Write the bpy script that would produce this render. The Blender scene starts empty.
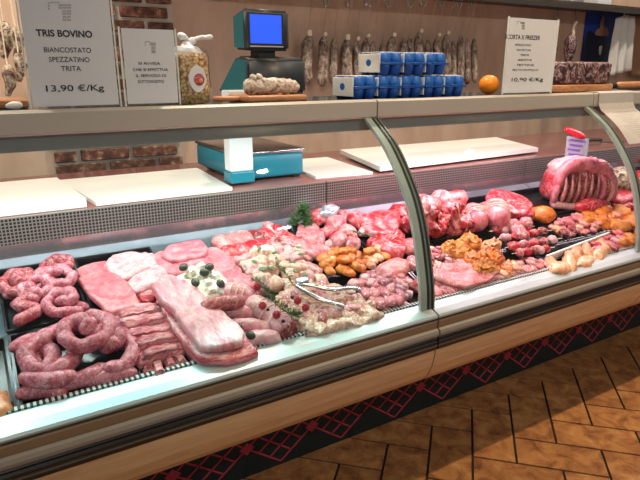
import bpy, bmesh, math, random
from mathutils import Vector, Matrix, noise
R = math.radians
S = bpy.context.scene
COL = S.collection
random.seed(7)

# ------------------------------------------------------------------ camera
F = 565.0; TH = math.atan(170/565); YA = R(59.0); H = 1.40
st, ct = math.sin(TH), math.cos(TH)
fw = (math.cos(YA), math.sin(YA)); rt = (math.sin(YA), -math.cos(YA))
def ray(px, py):
    r = px-320; u = 240-py
    up = u*ct-F*st; f = F*ct+u*st
    return (fw[0]*f+rt[0]*r, fw[1]*f+rt[1]*r, up)
def PZ(px, py, z):
    d = ray(px, py); t = (z-H)/d[2]; return Vector((d[0]*t, d[1]*t, z))
def PY(px, py, y):
    d = ray(px, py); t = y/d[1]; return Vector((d[0]*t, y, H+d[2]*t))
SL = .34; SLA = math.atan(SL); Y0 = 1.28; Z0 = .655
def deckz(y): return Z0+SL*(y-Y0)
def DK(px, py, h=.03):
    d = ray(px, py); t = (Z0+h-SL*Y0-H)/(d[2]-SL*d[1]); return d[0]*t, d[1]*t

cam = bpy.data.cameras.new('camera'); co = bpy.data.objects.new('camera', cam); COL.objects.link(co)
co.location = (0, 0, H)
co.rotation_euler = (R(90)-TH, 0, YA-R(90))
cam.sensor_width = 36; cam.lens = F/640*36; cam.clip_start = .02
S.camera = co
S.view_settings.view_transform = 'Standard'; S.view_settings.look = 'None'
S.view_settings.gamma = 1; S.view_settings.exposure = 0.0; S.view_settings.use_curve_mapping = False

# ------------------------------------------------------------------ materials
def srgb(c):
    if isinstance(c, str):
        c = tuple(int(c[i:i+2], 16)/255 for i in (0, 2, 4))
    return tuple((v/12.92 if v <= .04045 else ((v+.055)/1.055)**2.4) for v in c[:3])+(1,)
class N:
    def __init__(s, name):
        s.m = bpy.data.materials.new(name); s.m.use_nodes = True
        s.t = s.m.node_tree; s.t.nodes.clear()
        s.out = s.n('ShaderNodeOutputMaterial')
        s.b = s.n('ShaderNodeBsdfPrincipled'); s.l(s.b.outputs[0], s.out.inputs[0])
    def n(s, typ, **kw):
        x = s.t.nodes.new(typ)
        for k, v in kw.items(): setattr(x, k, v)
        return x
    def l(s, a, b): s.t.links.new(a, b)
    def coord(s, scale=(1, 1, 1), kind='Object', rnd=False):
        tc = s.n('ShaderNodeTexCoord'); mp = s.n('ShaderNodeMapping')
        mp.inputs['Scale'].default_value = scale
        s.l(tc.outputs[kind], mp.inputs[0])
        if rnd:
            oi = s.n('ShaderNodeObjectInfo'); mu = s.n('ShaderNodeMath', operation='MULTIPLY'); mu.inputs[1].default_value = 7
            s.l(oi.outputs['Random'], mu.inputs[0]); s.l(mu.outputs[0], mp.inputs['Location'])
        return mp.outputs[0]
    def noise(s, vec, scale, detail=4, rough=.6, dist=0):
        x = s.n('ShaderNodeTexNoise'); x.inputs['Scale'].default_value = scale
        x.inputs['Detail'].default_value = detail; x.inputs['Roughness'].default_value = rough
        x.inputs['Distortion'].default_value = dist
        if vec: s.l(vec, x.inputs['Vector'])
        return x.outputs['Fac']
    def ramp(s, fac, stops, const=False):
        x = s.n('ShaderNodeValToRGB'); e = x.color_ramp.elements
        if const: x.color_ramp.interpolation = 'CONSTANT'
        while len(e) < len(stops): e.new(.5)
        for i, (p, c) in enumerate(stops):
            e[i].position = p; e[i].color = srgb(c) if not isinstance(c, float) else (c, c, c, 1)
        s.l(fac, x.inputs[0]); return x.outputs[0]
    def mix(s, fac, a, b, mode='MIX'):
        x = s.n('ShaderNodeMix', data_type='RGBA', blend_type=mode)
        for sock, v in ((x.inputs[0], fac), (x.inputs[6], a), (x.inputs[7], b)):
            if isinstance(v, (int, float)): sock.default_value = v
            elif isinstance(v, (tuple, str)): sock.default_value = srgb(v)
            else: s.l(v, sock)
        return x.outputs[2]
    def bump(s, h, strength=.3, dist=.004):
        x = s.n('ShaderNodeBump'); x.inputs['Strength'].default_value = strength; x.inputs['Distance'].default_value = dist
        s.l(h, x.inputs['Height']); s.l(x.outputs[0], s.b.inputs['Normal'])
    def set(s, col=None, rough=None, metal=None, spec=None, **kw):
        if col is not None:
            if isinstance(col, (str, tuple)): s.b.inputs['Base Color'].default_value = srgb(col)
            else: s.l(col, s.b.inputs['Base Color'])
        if rough is not None: s.b.inputs['Roughness'].default_value = rough
        if metal is not None: s.b.inputs['Metallic'].default_value = metal
        if spec is not None: s.b.inputs['Specular IOR Level'].default_value = spec
        for k, v in kw.items(): s.b.inputs[k.replace('_', ' ')].default_value = v
        return s.m
def plain(name, c, rough=.5, metal=0, var=.06, scale=18, spec=.5, stretch=(1, 1, 1), **kw):
    n = N(name); v = n.coord(stretch)
    f = n.noise(v, scale)
    a = srgb(c)[:3]
    col = n.mix(f, 'ffffff', '000000')
    x = n.n('ShaderNodeMapRange'); x.inputs[3].default_value = 1-var; x.inputs[4].default_value = 1+var
    n.l(f, x.inputs[0])
    h = n.n('ShaderNodeHueSaturation'); h.inputs['Color'].default_value = srgb(c); n.l(x.outputs[0], h.inputs['Value'])
    return n.set(h.outputs[0], rough, metal, spec, **kw)
def meat(name, stops, scale=22, rough=.32, dist=.8, stretch=(1, 1, 1), bump=.35, speck=None, vein=.5, veincol='f6dfd6', grain=.4):
    """flesh: noise ramp through lean and fat colours, fat veins, fine grain, moist sheen"""
    n = N(name); v = n.coord(stretch, rnd=True)
    def deep(c):
        if name in ('white', 'salame', 'salamewhite', 'cured', 'netted', 'orange', 'breaded', 'peach', 'mince', 'chicken'): return c
        r_, g_, b_ = [int(c[i:i+2], 16)/255 for i in (0, 2, 4)]
        if name in ('fat', 'belly', 'bone', 'ribs', 'layer', 'sausage', 'sausage_dark'): r_, g_, b_ = min(1, r_*1.03), g_*1.05, b_*1.05
        return '%02x%02x%02x' % tuple(int(255*min(1, x)) for x in (r_*.92, g_*.75, b_*.84 if g_ < .62 or b_ > g_ else b_*.80))
    stops = [(.5+(p-.5)*.8, deep(c)) for p, c in stops]
    f = n.noise(v, scale, 6, .68, dist)
    col = n.ramp(f, stops)
    if vein:
        fv = n.noise(v, scale*.9, 4, .6, 1.6)
        k = n.ramp(fv, [(.455, .0), (.495, vein), (.535, .0)])
        col = n.mix(k, col, veincol)
        kd = n.ramp(n.noise(v, scale*.55, 3, .6, 1.2), [(.36, .5), (.46, .0)])
        col = n.mix(kd, col, stops[0][1])
    gr = n.noise(v, scale*4.5, 4, .7)
    g = n.ramp(gr, [(.32, 1-grain), (.62, 1.0)])
    col = n.mix(1.0, col, g, 'MULTIPLY')
    if speck:
        vo = n.n('ShaderNodeTexVoronoi'); vo.inputs['Scale'].default_value = speck[0]; n.l(v, vo.inputs['Vector'])
        k = n.ramp(vo.outputs['Distance'], [(speck[2], 1.0), (speck[2]+.1, .0)])
        col = n.mix(k, col, speck[1])
    ad = n.n('ShaderNodeMath', operation='MULTIPLY_ADD'); ad.inputs[1].default_value = .45; n.l(gr, ad.inputs[0]); n.l(f, ad.inputs[2])
    n.bump(ad.outputs[0], min(1, bump*1.8), .004)
    return n.set(col, rough, 0, .5)
M = {}
M['sausage'] = meat('sausage', [(.3, 'b04c56'), (.45, 'd4808a'), (.58, 'e6a6a8'), (.72, 'f6d6d0')], 46, .26, .4, speck=(95, '9c3c48', .14), vein=.3)
M['sausage_dark'] = meat('sausage_dark', [(.3, '8c2a34'), (.47, 'b84a54'), (.6, 'd47c80'), (.75, 'f0c0b8')], 46, .26, .4, speck=(95, '7c2430', .14), vein=.3)
M['pork'] = meat('pork', [(.3, 'd8747a'), (.48, 'e9949a'), (.62, 'f2b2b2'), (.75, 'f8d8d2')], 14, .3, vein=0.22, grain=.3)
M['cutlet'] = meat('cutlet', [(.3, 'd0606a'), (.48, 'e88c90'), (.62, 'f2aca8'), (.8, 'fad4ca')], 12, .3, vein=.2, grain=.3)
M['fat'] = meat('fat', [(.3, 'e59aa0'), (.42, 'f2c4c2'), (.55, 'f8e2dc'), (.75, 'fdf2ec')], 12, .32, 1.5, (1, 2, 1))
M['belly'] = meat('belly', [(.32, 'dd8288'), (.42, 'f0b0b2'), (.52, 'f8d6d2'), (.7, 'fceae4')], 9, .32, 1.2, (2, .8, 1))
M['ribs'] = meat('ribs', [(.32, 'b23a48'), (.43, 'd66a74'), (.52, 'f0aeae'), (.6, 'f9e0da'), (.7, 'd8666e')], 16, .3, .8, (1, 3.5, 3))
M['layer'] = meat('layer', [(.33, 'b83848'), (.45, 'dd6c76'), (.53, 'f6c6c0'), (.6, 'fae2dc'), (.68, 'd55c68')], 9, .3, .4, (1, 1, 9))
M['red'] = meat('red', [(.3, 'b01828'), (.48, 'd62c3c'), (.62, 'e64c56'), (.78, 'f29a94')], 14, .25, vein=.35, grain=.3)
M['redfat'] = meat('redfat', [(.32, 'b41c2c'), (.45, 'd83c48'), (.54, 'ee8084'), (.62, 'f8cfc8'), (.75, 'e0505a')], 13, .28, 1.4, vein=.35, grain=.3)
M['darkred'] = meat('darkred', [(.3, '6a101c'), (.5, '96202e'), (.65, 'b23440'), (.8, 'd88880')], 22, .3)
M['veal'] = meat('veal', [(.3, 'd06068'), (.45, 'e58c8c'), (.57, 'f2b8b0'), (.7, 'f8dcd4')], 18, .3, 1.2)
M['pinkpale'] = meat('pinkpale', [(.3, 'e58c84'), (.5, 'f0a89e'), (.7, 'f6c8bc')], 18, .32)
M['mince'] = meat('mince', [(.3, 'b47864'), (.45, 'dcaa94'), (.58, 'eccab6'), (.75, 'f8e8da')], 80, .4, .3, bump=.8, speck=(110, 'f8ece0', .2), vein=0)
M['mincepink'] = meat('mincepink', [(.3, 'c06070'), (.45, 'e08c94'), (.58, 'f0b4b4'), (.75, 'f8dcd6')], 60, .35, .4, speck=(90, 'fae8e2', .2))
M['chicken'] = meat('chicken', [(.3, 'c88c70'), (.45, 'e0b09a'), (.6, 'f0d4c0'), (.75, 'faeee0')], 30, .33, .8)
M['orange'] = meat('orange', [(.3, 'b84c10'), (.47, 'e4741c'), (.62, 'f28c34'), (.78, 'fab878')], 26, .22, .8, vein=.2, veincol='fcc890', grain=.4)
M['breaded'] = meat('breaded', [(.3, 'b8601c'), (.48, 'e0842c'), (.62, 'f0a048'), (.78, 'f8c88c')], 50, .45, .4, vein=0, grain=.45)
M['peach'] = meat('peach', [(.3, 'e08a5c'), (.48, 'f0a878'), (.65, 'f6c09c'), (.8, 'fbdcc8')], 16, .28, 1)
M['white'] = meat('white', [(.3, 'dcd2b8'), (.5, 'f0ead8'), (.7, 'fbf8ee')], 30, .4, vein=0)
M['ribbone'] = meat('ribbone', [(.3, 'b8746c'), (.5, 'd89a90'), (.7, 'ecc4b8')], 40, .4)
M['bone'] = meat('bone', [(.3, 'd8a89c'), (.5, 'f0d2c6'), (.7, 'faeee6')], 40, .4)
M['ham'] = meat('ham', [(.3, 'a84848'), (.5, 'c86c68'), (.7, 'e0a098')], 20, .3)
M['salame'] = meat('salame', [(.3, '4e3a30'), (.45, '84705f'), (.58, 'b4a292'), (.75, 'd8ccbe')], 45, .7, .6, (1, 1, .6), vein=0)
M['salamewhite'] = meat('salamewhite', [(.3, '6c5040'), (.42, 'a89484'), (.55, 'd8ccbc'), (.75, 'f2eade')], 45, .7, .6, vein=0)
M['cured'] = meat('cured', [(.34, '1a0a0e'), (.46, '3c141c'), (.53, '7c5458'), (.58, 'c8b0aa'), (.64, '4a1a22')], 24, .5, 2.0, vein=0)
M['netted'] = meat('netted', [(.34, '4c3028'), (.46, '8c7060'), (.53, 'c4b498'), (.62, 'e8dcc4'), (.7, '503828')], 26, .6, 1.0, vein=0)
M['olive'] = plain('olive', '3c4238', .2, var=.3)
M['berry'] = plain('berry', 'b0142c', .35, var=.3, scale=80)
M['blueberry'] = plain('blueberry', '1c1c2c', .4)
M['leaf'] = plain('leaf', '4c6a3c', .5, var=.45, scale=60)
M['stem'] = plain('stem', '6a5434', .7)
M['black_tray'] = plain('black_tray', '15171a', .25)
M['steel'] = plain('steel', 'b4b8ba', .22, 1.0, .06, 30)
M['deck_steel'] = plain('deck_steel', '6c7a82', .3, .9, .05, 30)
M['backsteel'] = plain('backsteel', 'c0a8ac', .2, .8, .10, 6, stretch=(1, 1, 6))
M['alu'] = plain('alu', 'cfc9c0', .33, .75, .04, 8, stretch=(.4, 4, 4))
M['alu_shelf'] = plain('alu_shelf', 'b8b2a6', .42, .3, .05, 8, stretch=(.4, 4, 4))
M['rail'] = plain('rail', 'a4b0b0', .3, .2, .02)
M['panel'] = plain('panel', '846e58', .4, .2, .06, 10, stretch=(.3, 3, 3))
M['strip_grey'] = plain('strip_grey', '8e887e', .5, .1, .05)
M['rubber'] = plain('rubber', '17120f', .45)
M['rubber_line'] = plain('rubber_line', '5a5048', .4)
M['plinth'] = plain('plinth', '0c2022', .5, var=.2)
M['lattice'] = plain('lattice', 'b83a50', .5)
M['housing'] = plain('housing', '848a88', .4, .3)
M['dark'] = plain('dark', '1b1c1e', .4)
M['teal'] = plain('teal', '1c7f94', .35)
M['teal_dark'] = plain('teal_dark', '17666e', .4)
M['charcoal'] = plain('charcoal', '33383c', .45)
M['whiteplastic'] = plain('whiteplastic', 'e6e8ea', .35)
M['polyboard'] = plain('polyboard', 'dcdad4', .38, var=.05, scale=6)
M['marble'] = plain('marble', '8a5c56', .16, 0, .25, 6, .6)
M['paper'] = plain('paper', 'cfd2d6', .6, var=.02)
M['notice'] = plain('notice', 'b0aca8', .6, var=.08, scale=40)
M['ink'] = plain('ink', '18181a', .6)
M['inkgrey'] = plain('inkgrey', '9a9896', .6)
M['shelf_glass'] = plain('shelf_glass', '2c4048', .15)
M['edge'] = plain('edge', 'd0d8d4', .15)
M['cream'] = plain('cream', 'e0d0b4', .6)
M['string'] = plain('string', 'b09a80', .8)
M['hook'] = plain('hook', '6a6460', .35, .9)
M['egg_blue'] = plain('egg_blue', '0c4a9c', .45, var=.25, scale=14)
M['egg_blue2'] = plain('egg_blue2', '1860b4', .45, var=.2, scale=14)
M['egg_label'] = plain('egg_label', 'e4e2d6', .5, var=.1, scale=60)
M['orange_fruit'] = plain('orange_fruit', 'f08a10', .42, var=.12, scale=40)
M['red_plastic'] = plain('red_plastic', 'd01828', .35)
M['cloth'] = plain('cloth', 'd8d8d0', .85, var=.1)
M['poster'] = plain('poster', '153a98', .5, var=.15, scale=4)
M['poster_dark'] = plain('poster_dark', '0c1630', .5)
M['poster_tan'] = plain('poster_tan', 'b08068', .6, var=.3, scale=30)
M['kraft'] = plain('kraft', 'a07a5c', .8, var=.2)
M['garlic'] = plain('garlic', 'ece6da', .5)
M['wall_dark'] = plain('wall_dark', '40241c', .6, var=.2)
M['trimteal'] = plain('trimteal', 'a2b2aa', .2, .3)
M['trimdark'] = plain('trimdark', '3c443e', .3, .4)
M['trimmid'] = plain('trimmid', '8a9288', .25, .7)
M['tagprint'] = plain('tagprint', '6a4a98', .6)
M['foil'] = plain('foil', 'cfd4e0', .25, .6, var=.3)

def wood(name, a, b, c, scale=(1, 8, 8)):
    n = N(name); v = n.coord(scale)
    f = n.noise(v, 6, 6, .65, 1.2)
    n.bump(f, .15, .002)
    return n.set(n.ramp(f, [(.3, a), (.5, b), (.72, c)]), .42)
M['wood_panel'] = wood('wood_panel', 'b8946c', 'c8a57e', 'd4b48e', (.5, 6, 6))
M['board_wood'] = wood('board_wood', '8c5838', 'b27a50', 'c89468', (2, 14, 14))
M['shelf_wood'] = wood('shelf_wood', '2c241c', '40362a', '544838', (1, 10, 10))

def glassmat(name, tint='ffffff', strength=1.0):
    n = N(name); n.t.nodes.remove(n.b)
    tr = n.n('ShaderNodeBsdfTransparent'); tr.inputs[0].default_value = srgb(tint)
    gl = n.n('ShaderNodeBsdfGlossy'); gl.inputs['Roughness'].default_value = .02
    lw = n.n('ShaderNodeLayerWeight'); lw.inputs[0].default_value = .5
    pw = n.n('ShaderNodeMath', operation='POWER'); pw.inputs[1].default_value = 5; n.l(lw.outputs['Facing'], pw.inputs[0])
    mu = n.n('ShaderNodeMath', operation='MULTIPLY_ADD'); mu.inputs[1].default_value = .35*strength; mu.inputs[2].default_value = .018*strength
    n.l(pw.outputs[0], mu.inputs[0])
    mx = n.n('ShaderNodeMixShader'); n.l(mu.outputs[0], mx.inputs[0]); n.l(tr.outputs[0], mx.inputs[1]); n.l(gl.outputs[0], mx.inputs[2])
    n.l(mx.outputs[0], n.out.inputs[0]); return n.m
M['glass'] = glassmat('glass', 'fbfdfc', .8)
M['plexi'] = glassmat('plexi', 'f4f8f8', .9)
M['film'] = glassmat('film', 'f0f2f2', 1.6)

def emit(name, c, s):
    n = N(name); n.set('101010', .3)
    n.b.inputs['Emission Color'].default_value = srgb(c); n.b.inputs['Emission Strength'].default_value = s
    return n.m
M['screen'] = emit('screen', '2c62ff', 1.0)
M['lampglow'] = emit('lampglow', 'ffd8a8', 30)

def grille_mat():
    n = N('grille'); v = n.coord((1, 1, 1))
    sx = n.n('ShaderNodeSeparateXYZ'); n.l(v, sx.inputs[0])
    def wave(o, per):
        a = n.n('ShaderNodeMath', operation='MULTIPLY'); a.inputs[1].default_value = 1/per; n.l(o, a.inputs[0])
        b = n.n('ShaderNodeMath', operation='FRACT'); n.l(a.outputs[0], b.inputs[0])
        c = n.n('ShaderNodeMath', operation='SUBTRACT'); c.inputs[1].default_value = .5; n.l(b.outputs[0], c.inputs[0])
        d = n.n('ShaderNodeMath', operation='ABSOLUTE'); n.l(c.outputs[0], d.inputs[0]); return d.outputs[0]
    a = wave(sx.outputs[0], .0105); b = wave(sx.outputs[2], .0105)
    mx = n.n('ShaderNodeMath', operation='MAXIMUM'); n.l(a, mx.inputs[0]); n.l(b, mx.inputs[1])
    k = n.ramp(mx.outputs[0], [(.30, .0), (.36, 1.0)])
    col = n.mix(k, '0c090a', 'a89c98')
    inv = n.n('ShaderNodeMath', operation='MULTIPLY'); inv.inputs[1].default_value = .7; n.l(k, inv.inputs[0])
    n.l(inv.outputs[0], n.b.inputs['Metallic'])
    return n.set(col, .35)
M['grille'] = grille_mat()
def vent_mat():
    n = N('vent'); v = n.coord()
    sx = n.n('ShaderNodeSeparateXYZ'); n.l(v, sx.inputs[0])
    a = n.n('ShaderNodeMath', operation='MULTIPLY'); a.inputs[1].default_value = 1/.0125; n.l(sx.outputs[0], a.inputs[0])
    b = n.n('ShaderNodeMath', operation='FRACT'); n.l(a.outputs[0], b.inputs[0])
    k = n.ramp(b.outputs[0], [(.0, .0), (.5, 1.0)], True)
    return n.set(n.mix(k, '14181a', 'c4ccca'), .4)
M['vent'] = vent_mat()

def floor_mat():
    n = N('terracotta'); g = n.n('ShaderNodeNewGeometry'); v = n.coord()
    f = n.noise(v, 14, 6, .65, .6); f2 = n.noise(v, 90, 3)
    c = n.ramp(f, [(.28, '74492e'), (.45, 'ae7446'), (.6, 'cc9258'), (.78, 'e0ae72')])
    rr = n.ramp(g.outputs['Random Per Island'], [(0, .72), (1, 1.0)])
    c = n.mix(1.0, c, rr, 'MULTIPLY')
    n.bump(f2, .3, .002)
    return n.set(c, .42)
M['terracotta'] = floor_mat()
M['grout'] = plain('grout', '241812', .85)
def brick_mat():
    n = N('brick'); g = n.n('ShaderNodeNewGeometry'); v = n.coord()
    f = n.noise(v, 26, 6, .7)
    c = n.ramp(f, [(.3, '40201a'), (.48, '6c4234'), (.58, '94664e'), (.66, 'c4b0a0')])
    rr = n.ramp(g.outputs['Random Per Island'], [(0, .45), (1, 1.0)])
    c = n.mix(1.0, c, rr, 'MULTIPLY'); n.bump(f, .6, .006)
    return n.set(c, .85)
M['brick'] = brick_mat()
M['mortar'] = plain('mortar', 'b8aa9c', .9, var=.25, scale=40)
def plaster():
    n = N('plaster'); v = n.coord((1, 1, .35))
    f = n.noise(v, 5, 6, .6); f2 = n.noise(v, 60, 4)
    n.bump(f2, .25, .004)
    return n.set(n.ramp(f, [(.3, 'b4947c'), (.5, 'c4a48c'), (.7, 'd0b29c')]), .85)
M['plaster'] = plaster()
def taralli():
    n = N('taralli'); v = n.coord()
    vo = n.n('ShaderNodeTexVoronoi'); vo.inputs['Scale'].default_value = 120; n.l(v, vo.inputs['Vector'])
    c = n.ramp(vo.outputs['Distance'], [(.1, 'f4e2bc'), (.5, 'dcb47c'), (.8, '94643c')])
    n.bump(vo.outputs['Distance'], -.6, .006)
    return n.set(c, .3)
M['taralli'] = taralli()

# ------------------------------------------------------------------ object helpers
def tag(o, label=None, cat=None, group=None, kind=None):
    if label: o['label'] = label
    if cat: o['category'] = cat
    if group: o['group'] = group
    if kind: o['kind'] = kind
    return o
def obj(name, bm, mat, parent=None, smooth=True, loc=None):
    me = bpy.data.meshes.new(name)
    bmesh.ops.recalc_face_normals(bm, faces=bm.faces)
    bm.to_mesh(me); bm.free()
    me.materials.append(M[mat] if isinstance(mat, str) else mat)
    if smooth:
        for p in me.polygons: p.use_smooth = True
        if smooth == 2: me.set_sharp_from_angle(angle=R(40))
    o = bpy.data.objects.new(name, me); COL.objects.link(o)
    if parent: o.parent = parent
    if loc is not None: o.location = loc
    return o
def empty(name, loc, label, cat, group=None, rot=(0, 0, 0)):
    o = bpy.data.objects.new(name, None); COL.objects.link(o); o.empty_display_size = .05
    o.location = loc; o.rotation_euler = rot
    return tag(o, label, cat, group)
def copy_tree(o, parent=None):
    c = o.copy(); COL.objects.link(c)
    if parent: c.parent = parent
    for ch in o.children: copy_tree(ch, c)
    return c
def BM(): return bmesh.new()
def box(bm, a, b, bev=0, seg=2):
    a, b = Vector(a), Vector(b)
    r = bmesh.ops.create_cube(bm, size=1)
    vs = r['verts']
    for v in vs:
        v.co = Vector(((a[i]+b[i])/2+v.co[i]*(b[i]-a[i]) for i in range(3)))
    if bev:
        es = {e for v in vs for e in v.link_edges}
        bmesh.ops.bevel(bm, geom=list(es), offset=bev, segments=seg, affect='EDGES', profile=.5)
    return bm
def prism(bm, prof, x0, x1, axis='x'):
    """closed profile of (y,z) pairs extruded along x (or (x,z) along y)"""
    mk = (lambda p, t: (t, p[0], p[1])) if axis == 'x' else (lambda p, t: (p[0], t, p[1]))
    A = [bm.verts.new(mk(p, x0)) for p in prof]; B = [bm.verts.new(mk(p, x1)) for p in prof]
    n = len(prof)
    bm.faces.new(A); bm.faces.new(B[::-1])
    for i in range(n):
        bm.faces.new((A[i], A[(i+1) % n], B[(i+1) % n], B[i]))
    return bm
def crom(P, per=6, closed=False):
    P = [Vector(p) for p in P]; n = len(P); out = []
    rng = range(n if closed else n-1)
    for i in rng:
        g = (lambda k: P[k % n]) if closed else (lambda k: P[max(0, min(n-1, k))])
        p0, p1, p2, p3 = g(i-1), g(i), g(i+1), g(i+2)
        for j in range(per):
            t = j/per
            out.append(.5*((2*p1)+(p2-p0)*t+(2*p0-5*p1+4*p2-p3)*t*t+(3*p1-p0-3*p2+p3)*t**3))
    if not closed: out.append(P[-1])
    return out
def nz(v, s, seed): return noise.noise(Vector((v[0]*s+seed*3.1, v[1]*s+seed*1.7, v[2]*s-seed*2.3)))
def tube(bm, P, r, seed=0, amp=0, seg=10, per=6, cap=True, squash=1, straight=False, fr=40):
    P = [Vector(p) for p in P] if straight else crom(P, per)
    n = len(P); rf = r if callable(r) else (lambda t: r)
    rings = []; up = None
    def frame(T, up):
        if up is None:
            up = Vector((0, 0, 1)) if abs(T.z) < .9 else Vector((1, 0, 0))
        s = T.cross(up)
        if s.length < 1e-6: s = T.orthogonal()
        s.normalize(); return s, s.cross(T).normalized()
    seq = []
    for i, p in enumerate(P):
        T = (P[min(i+1, n-1)]-P[max(i-1, 0)]).normalized()
        seq.append((p, T, rf(i/(n-1))))
    if cap:
        p, T, rr = seq[0]; h = [(p-T*rr*.85, T, rr*.4), (p-T*rr*.5, T, rr*.82)]
        p2, T2, r2 = seq[-1]; e = [(p2+T2*r2*.5, T2, r2*.82), (p2+T2*r2*.85, T2, r2*.4)]
        seq = h+seq+e
    for p, T, rr in seq:
        s, up = frame(T, up)
        ring = []
        for k in range(seg):
            a = 2*math.pi*k/seg
            d = s*math.cos(a)+up*math.sin(a)*squash
            q = p+d*rr
            if amp: q = q+d*rr*amp*nz(q, fr, seed)
            ring.append(bm.verts.new(q))
        rings.append(ring)
    for a, b in zip(rings, rings[1:]):
        for k in range(seg):
            bm.faces.new((a[k], a[(k+1) % seg], b[(k+1) % seg], b[k]))
    bm.faces.new(rings[0][::-1]); bm.faces.new(rings[-1])
    return bm
def lathe(bm, prof, seg=24):
    rings = []
    for r, z in prof:
        rings.append([bm.verts.new((r*math.cos(2*math.pi*k/seg), r*math.sin(2*math.pi*k/seg), z)) for k in range(seg)])
    for a, b in zip(rings, rings[1:]):
        for k in range(seg): bm.faces.new((a[k], a[(k+1) % seg], b[(k+1) % seg], b[k]))
    bm.faces.new(rings[0][::-1]); bm.faces.new(rings[-1]); return bm
def lump(rx, ry, rz, seed=0, amp=.25, fr=25, sub=3, bm=None, c=(0, 0, 0), base=True):
    bm = bm or BM(); c = Vector(c)
    r = bmesh.ops.create_icosphere(bm, subdivisions=sub, radius=1)
    for v in r['verts']:
        d = v.co.copy(); q = Vector((d.x*rx, d.y*ry, d.z*rz))
        q *= 1+amp*1.1*nz(q, fr, seed)+amp*.9*(.25-abs(nz(q, fr*1.7, seed+9)))+amp*.35*nz(q, fr*4, seed+5)
        if base: q.z = max(q.z, -rz*.62)
        v.co = q+c+(Vector((0, 0, rz*.6)) if base else Vector())
    return bm
def chunk(rx, ry, rz, seed=0, amp=.3, fr=30):
    bm = BM(); r = bmesh.ops.create_icosphere(bm, subdivisions=2, radius=1)
    for v in r['verts']:
        q = Vector([math.copysign(abs(t)**.6, t) for t in v.co]); q = Vector((q.x*rx, q.y*ry, q.z*rz))
        q *= 1+amp*nz(q, fr, seed)+amp*.5*nz(q, fr*2.2, seed+4)
        q.x += q.z*.5*nz((seed, 1, 2), 1.3, 3); v.co = q+Vector((0, 0, rz*.6))
    return bm
def slab(outline, thick, seed=0, amp=.12, per=5, wav=None, fr=14, bm=None, edge=1.0, closed_smooth=True):
    """a cut of meat: any star shaped outline, rounded rim, uneven top"""
    bm = bm or BM()
    O = [Vector((p[0], p[1], 0)) for p in outline]
    O = crom(O, per, True) if closed_smooth else O
    n = len(O); c = sum(O, Vector())/n
    rings = []
    size = max((p-c).length for p in O)
    ed = min(.5, edge*thick*.5/size)
    for r, z in ((1-ed, 0), (1, .28), (1.0, .7), (1-ed*.5, .92), (1-ed*1.2, 1.0), (.72, 1.03), (.52, 1.05), (.34, 1.06), (.16, 1.06)):
        ring = []
        for p in O:
            q = c+(p-c)*r
            k = 1+amp*nz(q, fr*2.5, seed)*.5+amp*.25*nz(q, fr*6, seed+2)
            q = c+(q-c)*k
            zz = z*thick*(1+amp*1.8*nz(q, fr, seed+3)+amp*2.2*(.2-abs(nz(q, fr*2.1, seed+6)))+amp*.6*nz(q, fr*5, seed+8))+(wav(q.x-c.x, q.y-c.y) if wav else 0)
            ring.append(bm.verts.new((q.x, q.y, max(zz, 0) if not wav else zz)))
        rings.append(ring)
    for a, b in zip(rings, rings[1:]):
        for k in range(n): bm.faces.new((a[k], a[(k+1) % n], b[(k+1) % n], b[k]))
    bm.faces.new(rings[0][::-1])
    ctop = sum((v.co for v in rings[-1]), Vector())/n
    t = bm.verts.new(ctop)
    for k in range(n): bm.faces.new((rings[-1][k], rings[-1][(k+1) % n], t))
    return bm
def rect(w, h, jx=0, seed=0):
    rnd = random.Random(seed); o = []
    for a, b in ((-1, -1), (-.33, -1), (.33, -1), (1, -1), (1, -.33), (1, .33), (1, 1), (.33, 1), (-.33, 1), (-1, 1), (-1, .33), (-1, -.33)):
        o.append((a*w/2*(1+rnd.uniform(-jx, jx)), b*h/2*(1+rnd.uniform(-jx, jx))))
    return o
def oval(w, h, j=.1, seed=0, n=12):
    rnd = random.Random(seed)
    return [(w/2*math.cos(2*math.pi*k/n)*(1+rnd.uniform(-j, j)), h/2*math.sin(2*math.pi*k/n)*(1+rnd.uniform(-j, j))) for k in range(n)]
def ondeck(o, x, y, h=0, rz=0):
    o.rotation_mode = 'ZYX'; o.rotation_euler = (SLA, 0, rz); o.location = (x, y, deckz(y)+h); return o
def px_on(o, px, py, h=0, top=.02, rz=0):
    x, y = DK(px, py, h+top); return ondeck(o, x, y, h, R(rz))
def slab_px(name, pts, h, thick, mat, label, cat, group=None, seed=0, amp=.12, wav=None, fr=14, parent=None):
    W = [DK(p[0], p[1], h+thick) for p in pts]
    xc = sum(p[0] for p in W)/len(W); yc = sum(p[1] for p in W)/len(W)
    o = obj(name, slab([(x-xc, (y-yc)/math.cos(SLA)) for x, y in W], thick, seed, amp, wav=wav, fr=fr), mat)
    ondeck(o, xc, yc, h); return tag(o, label, cat, group)
def tube_px(name, pts, r, mat, label, cat, group=None, seed=0, amp=.1, h0=0, seg=12, squash=1, per=6, fr=40):
    """pts: px,py,h of the axis above the deck"""
    W = [DK(p[0], p[1], p[2])+(p[2],) for p in pts]
    xc, yc = W[0][0], W[0][1]
    P = [(x-xc, (y-yc)/math.cos(SLA), h) for x, y, h in W]
    o = obj(name, tube(BM(), P, r, seed, amp, seg, per, squash=squash, fr=fr), mat)
    ondeck(o, xc, yc, 0); return tag(o, label, cat, group)

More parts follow.
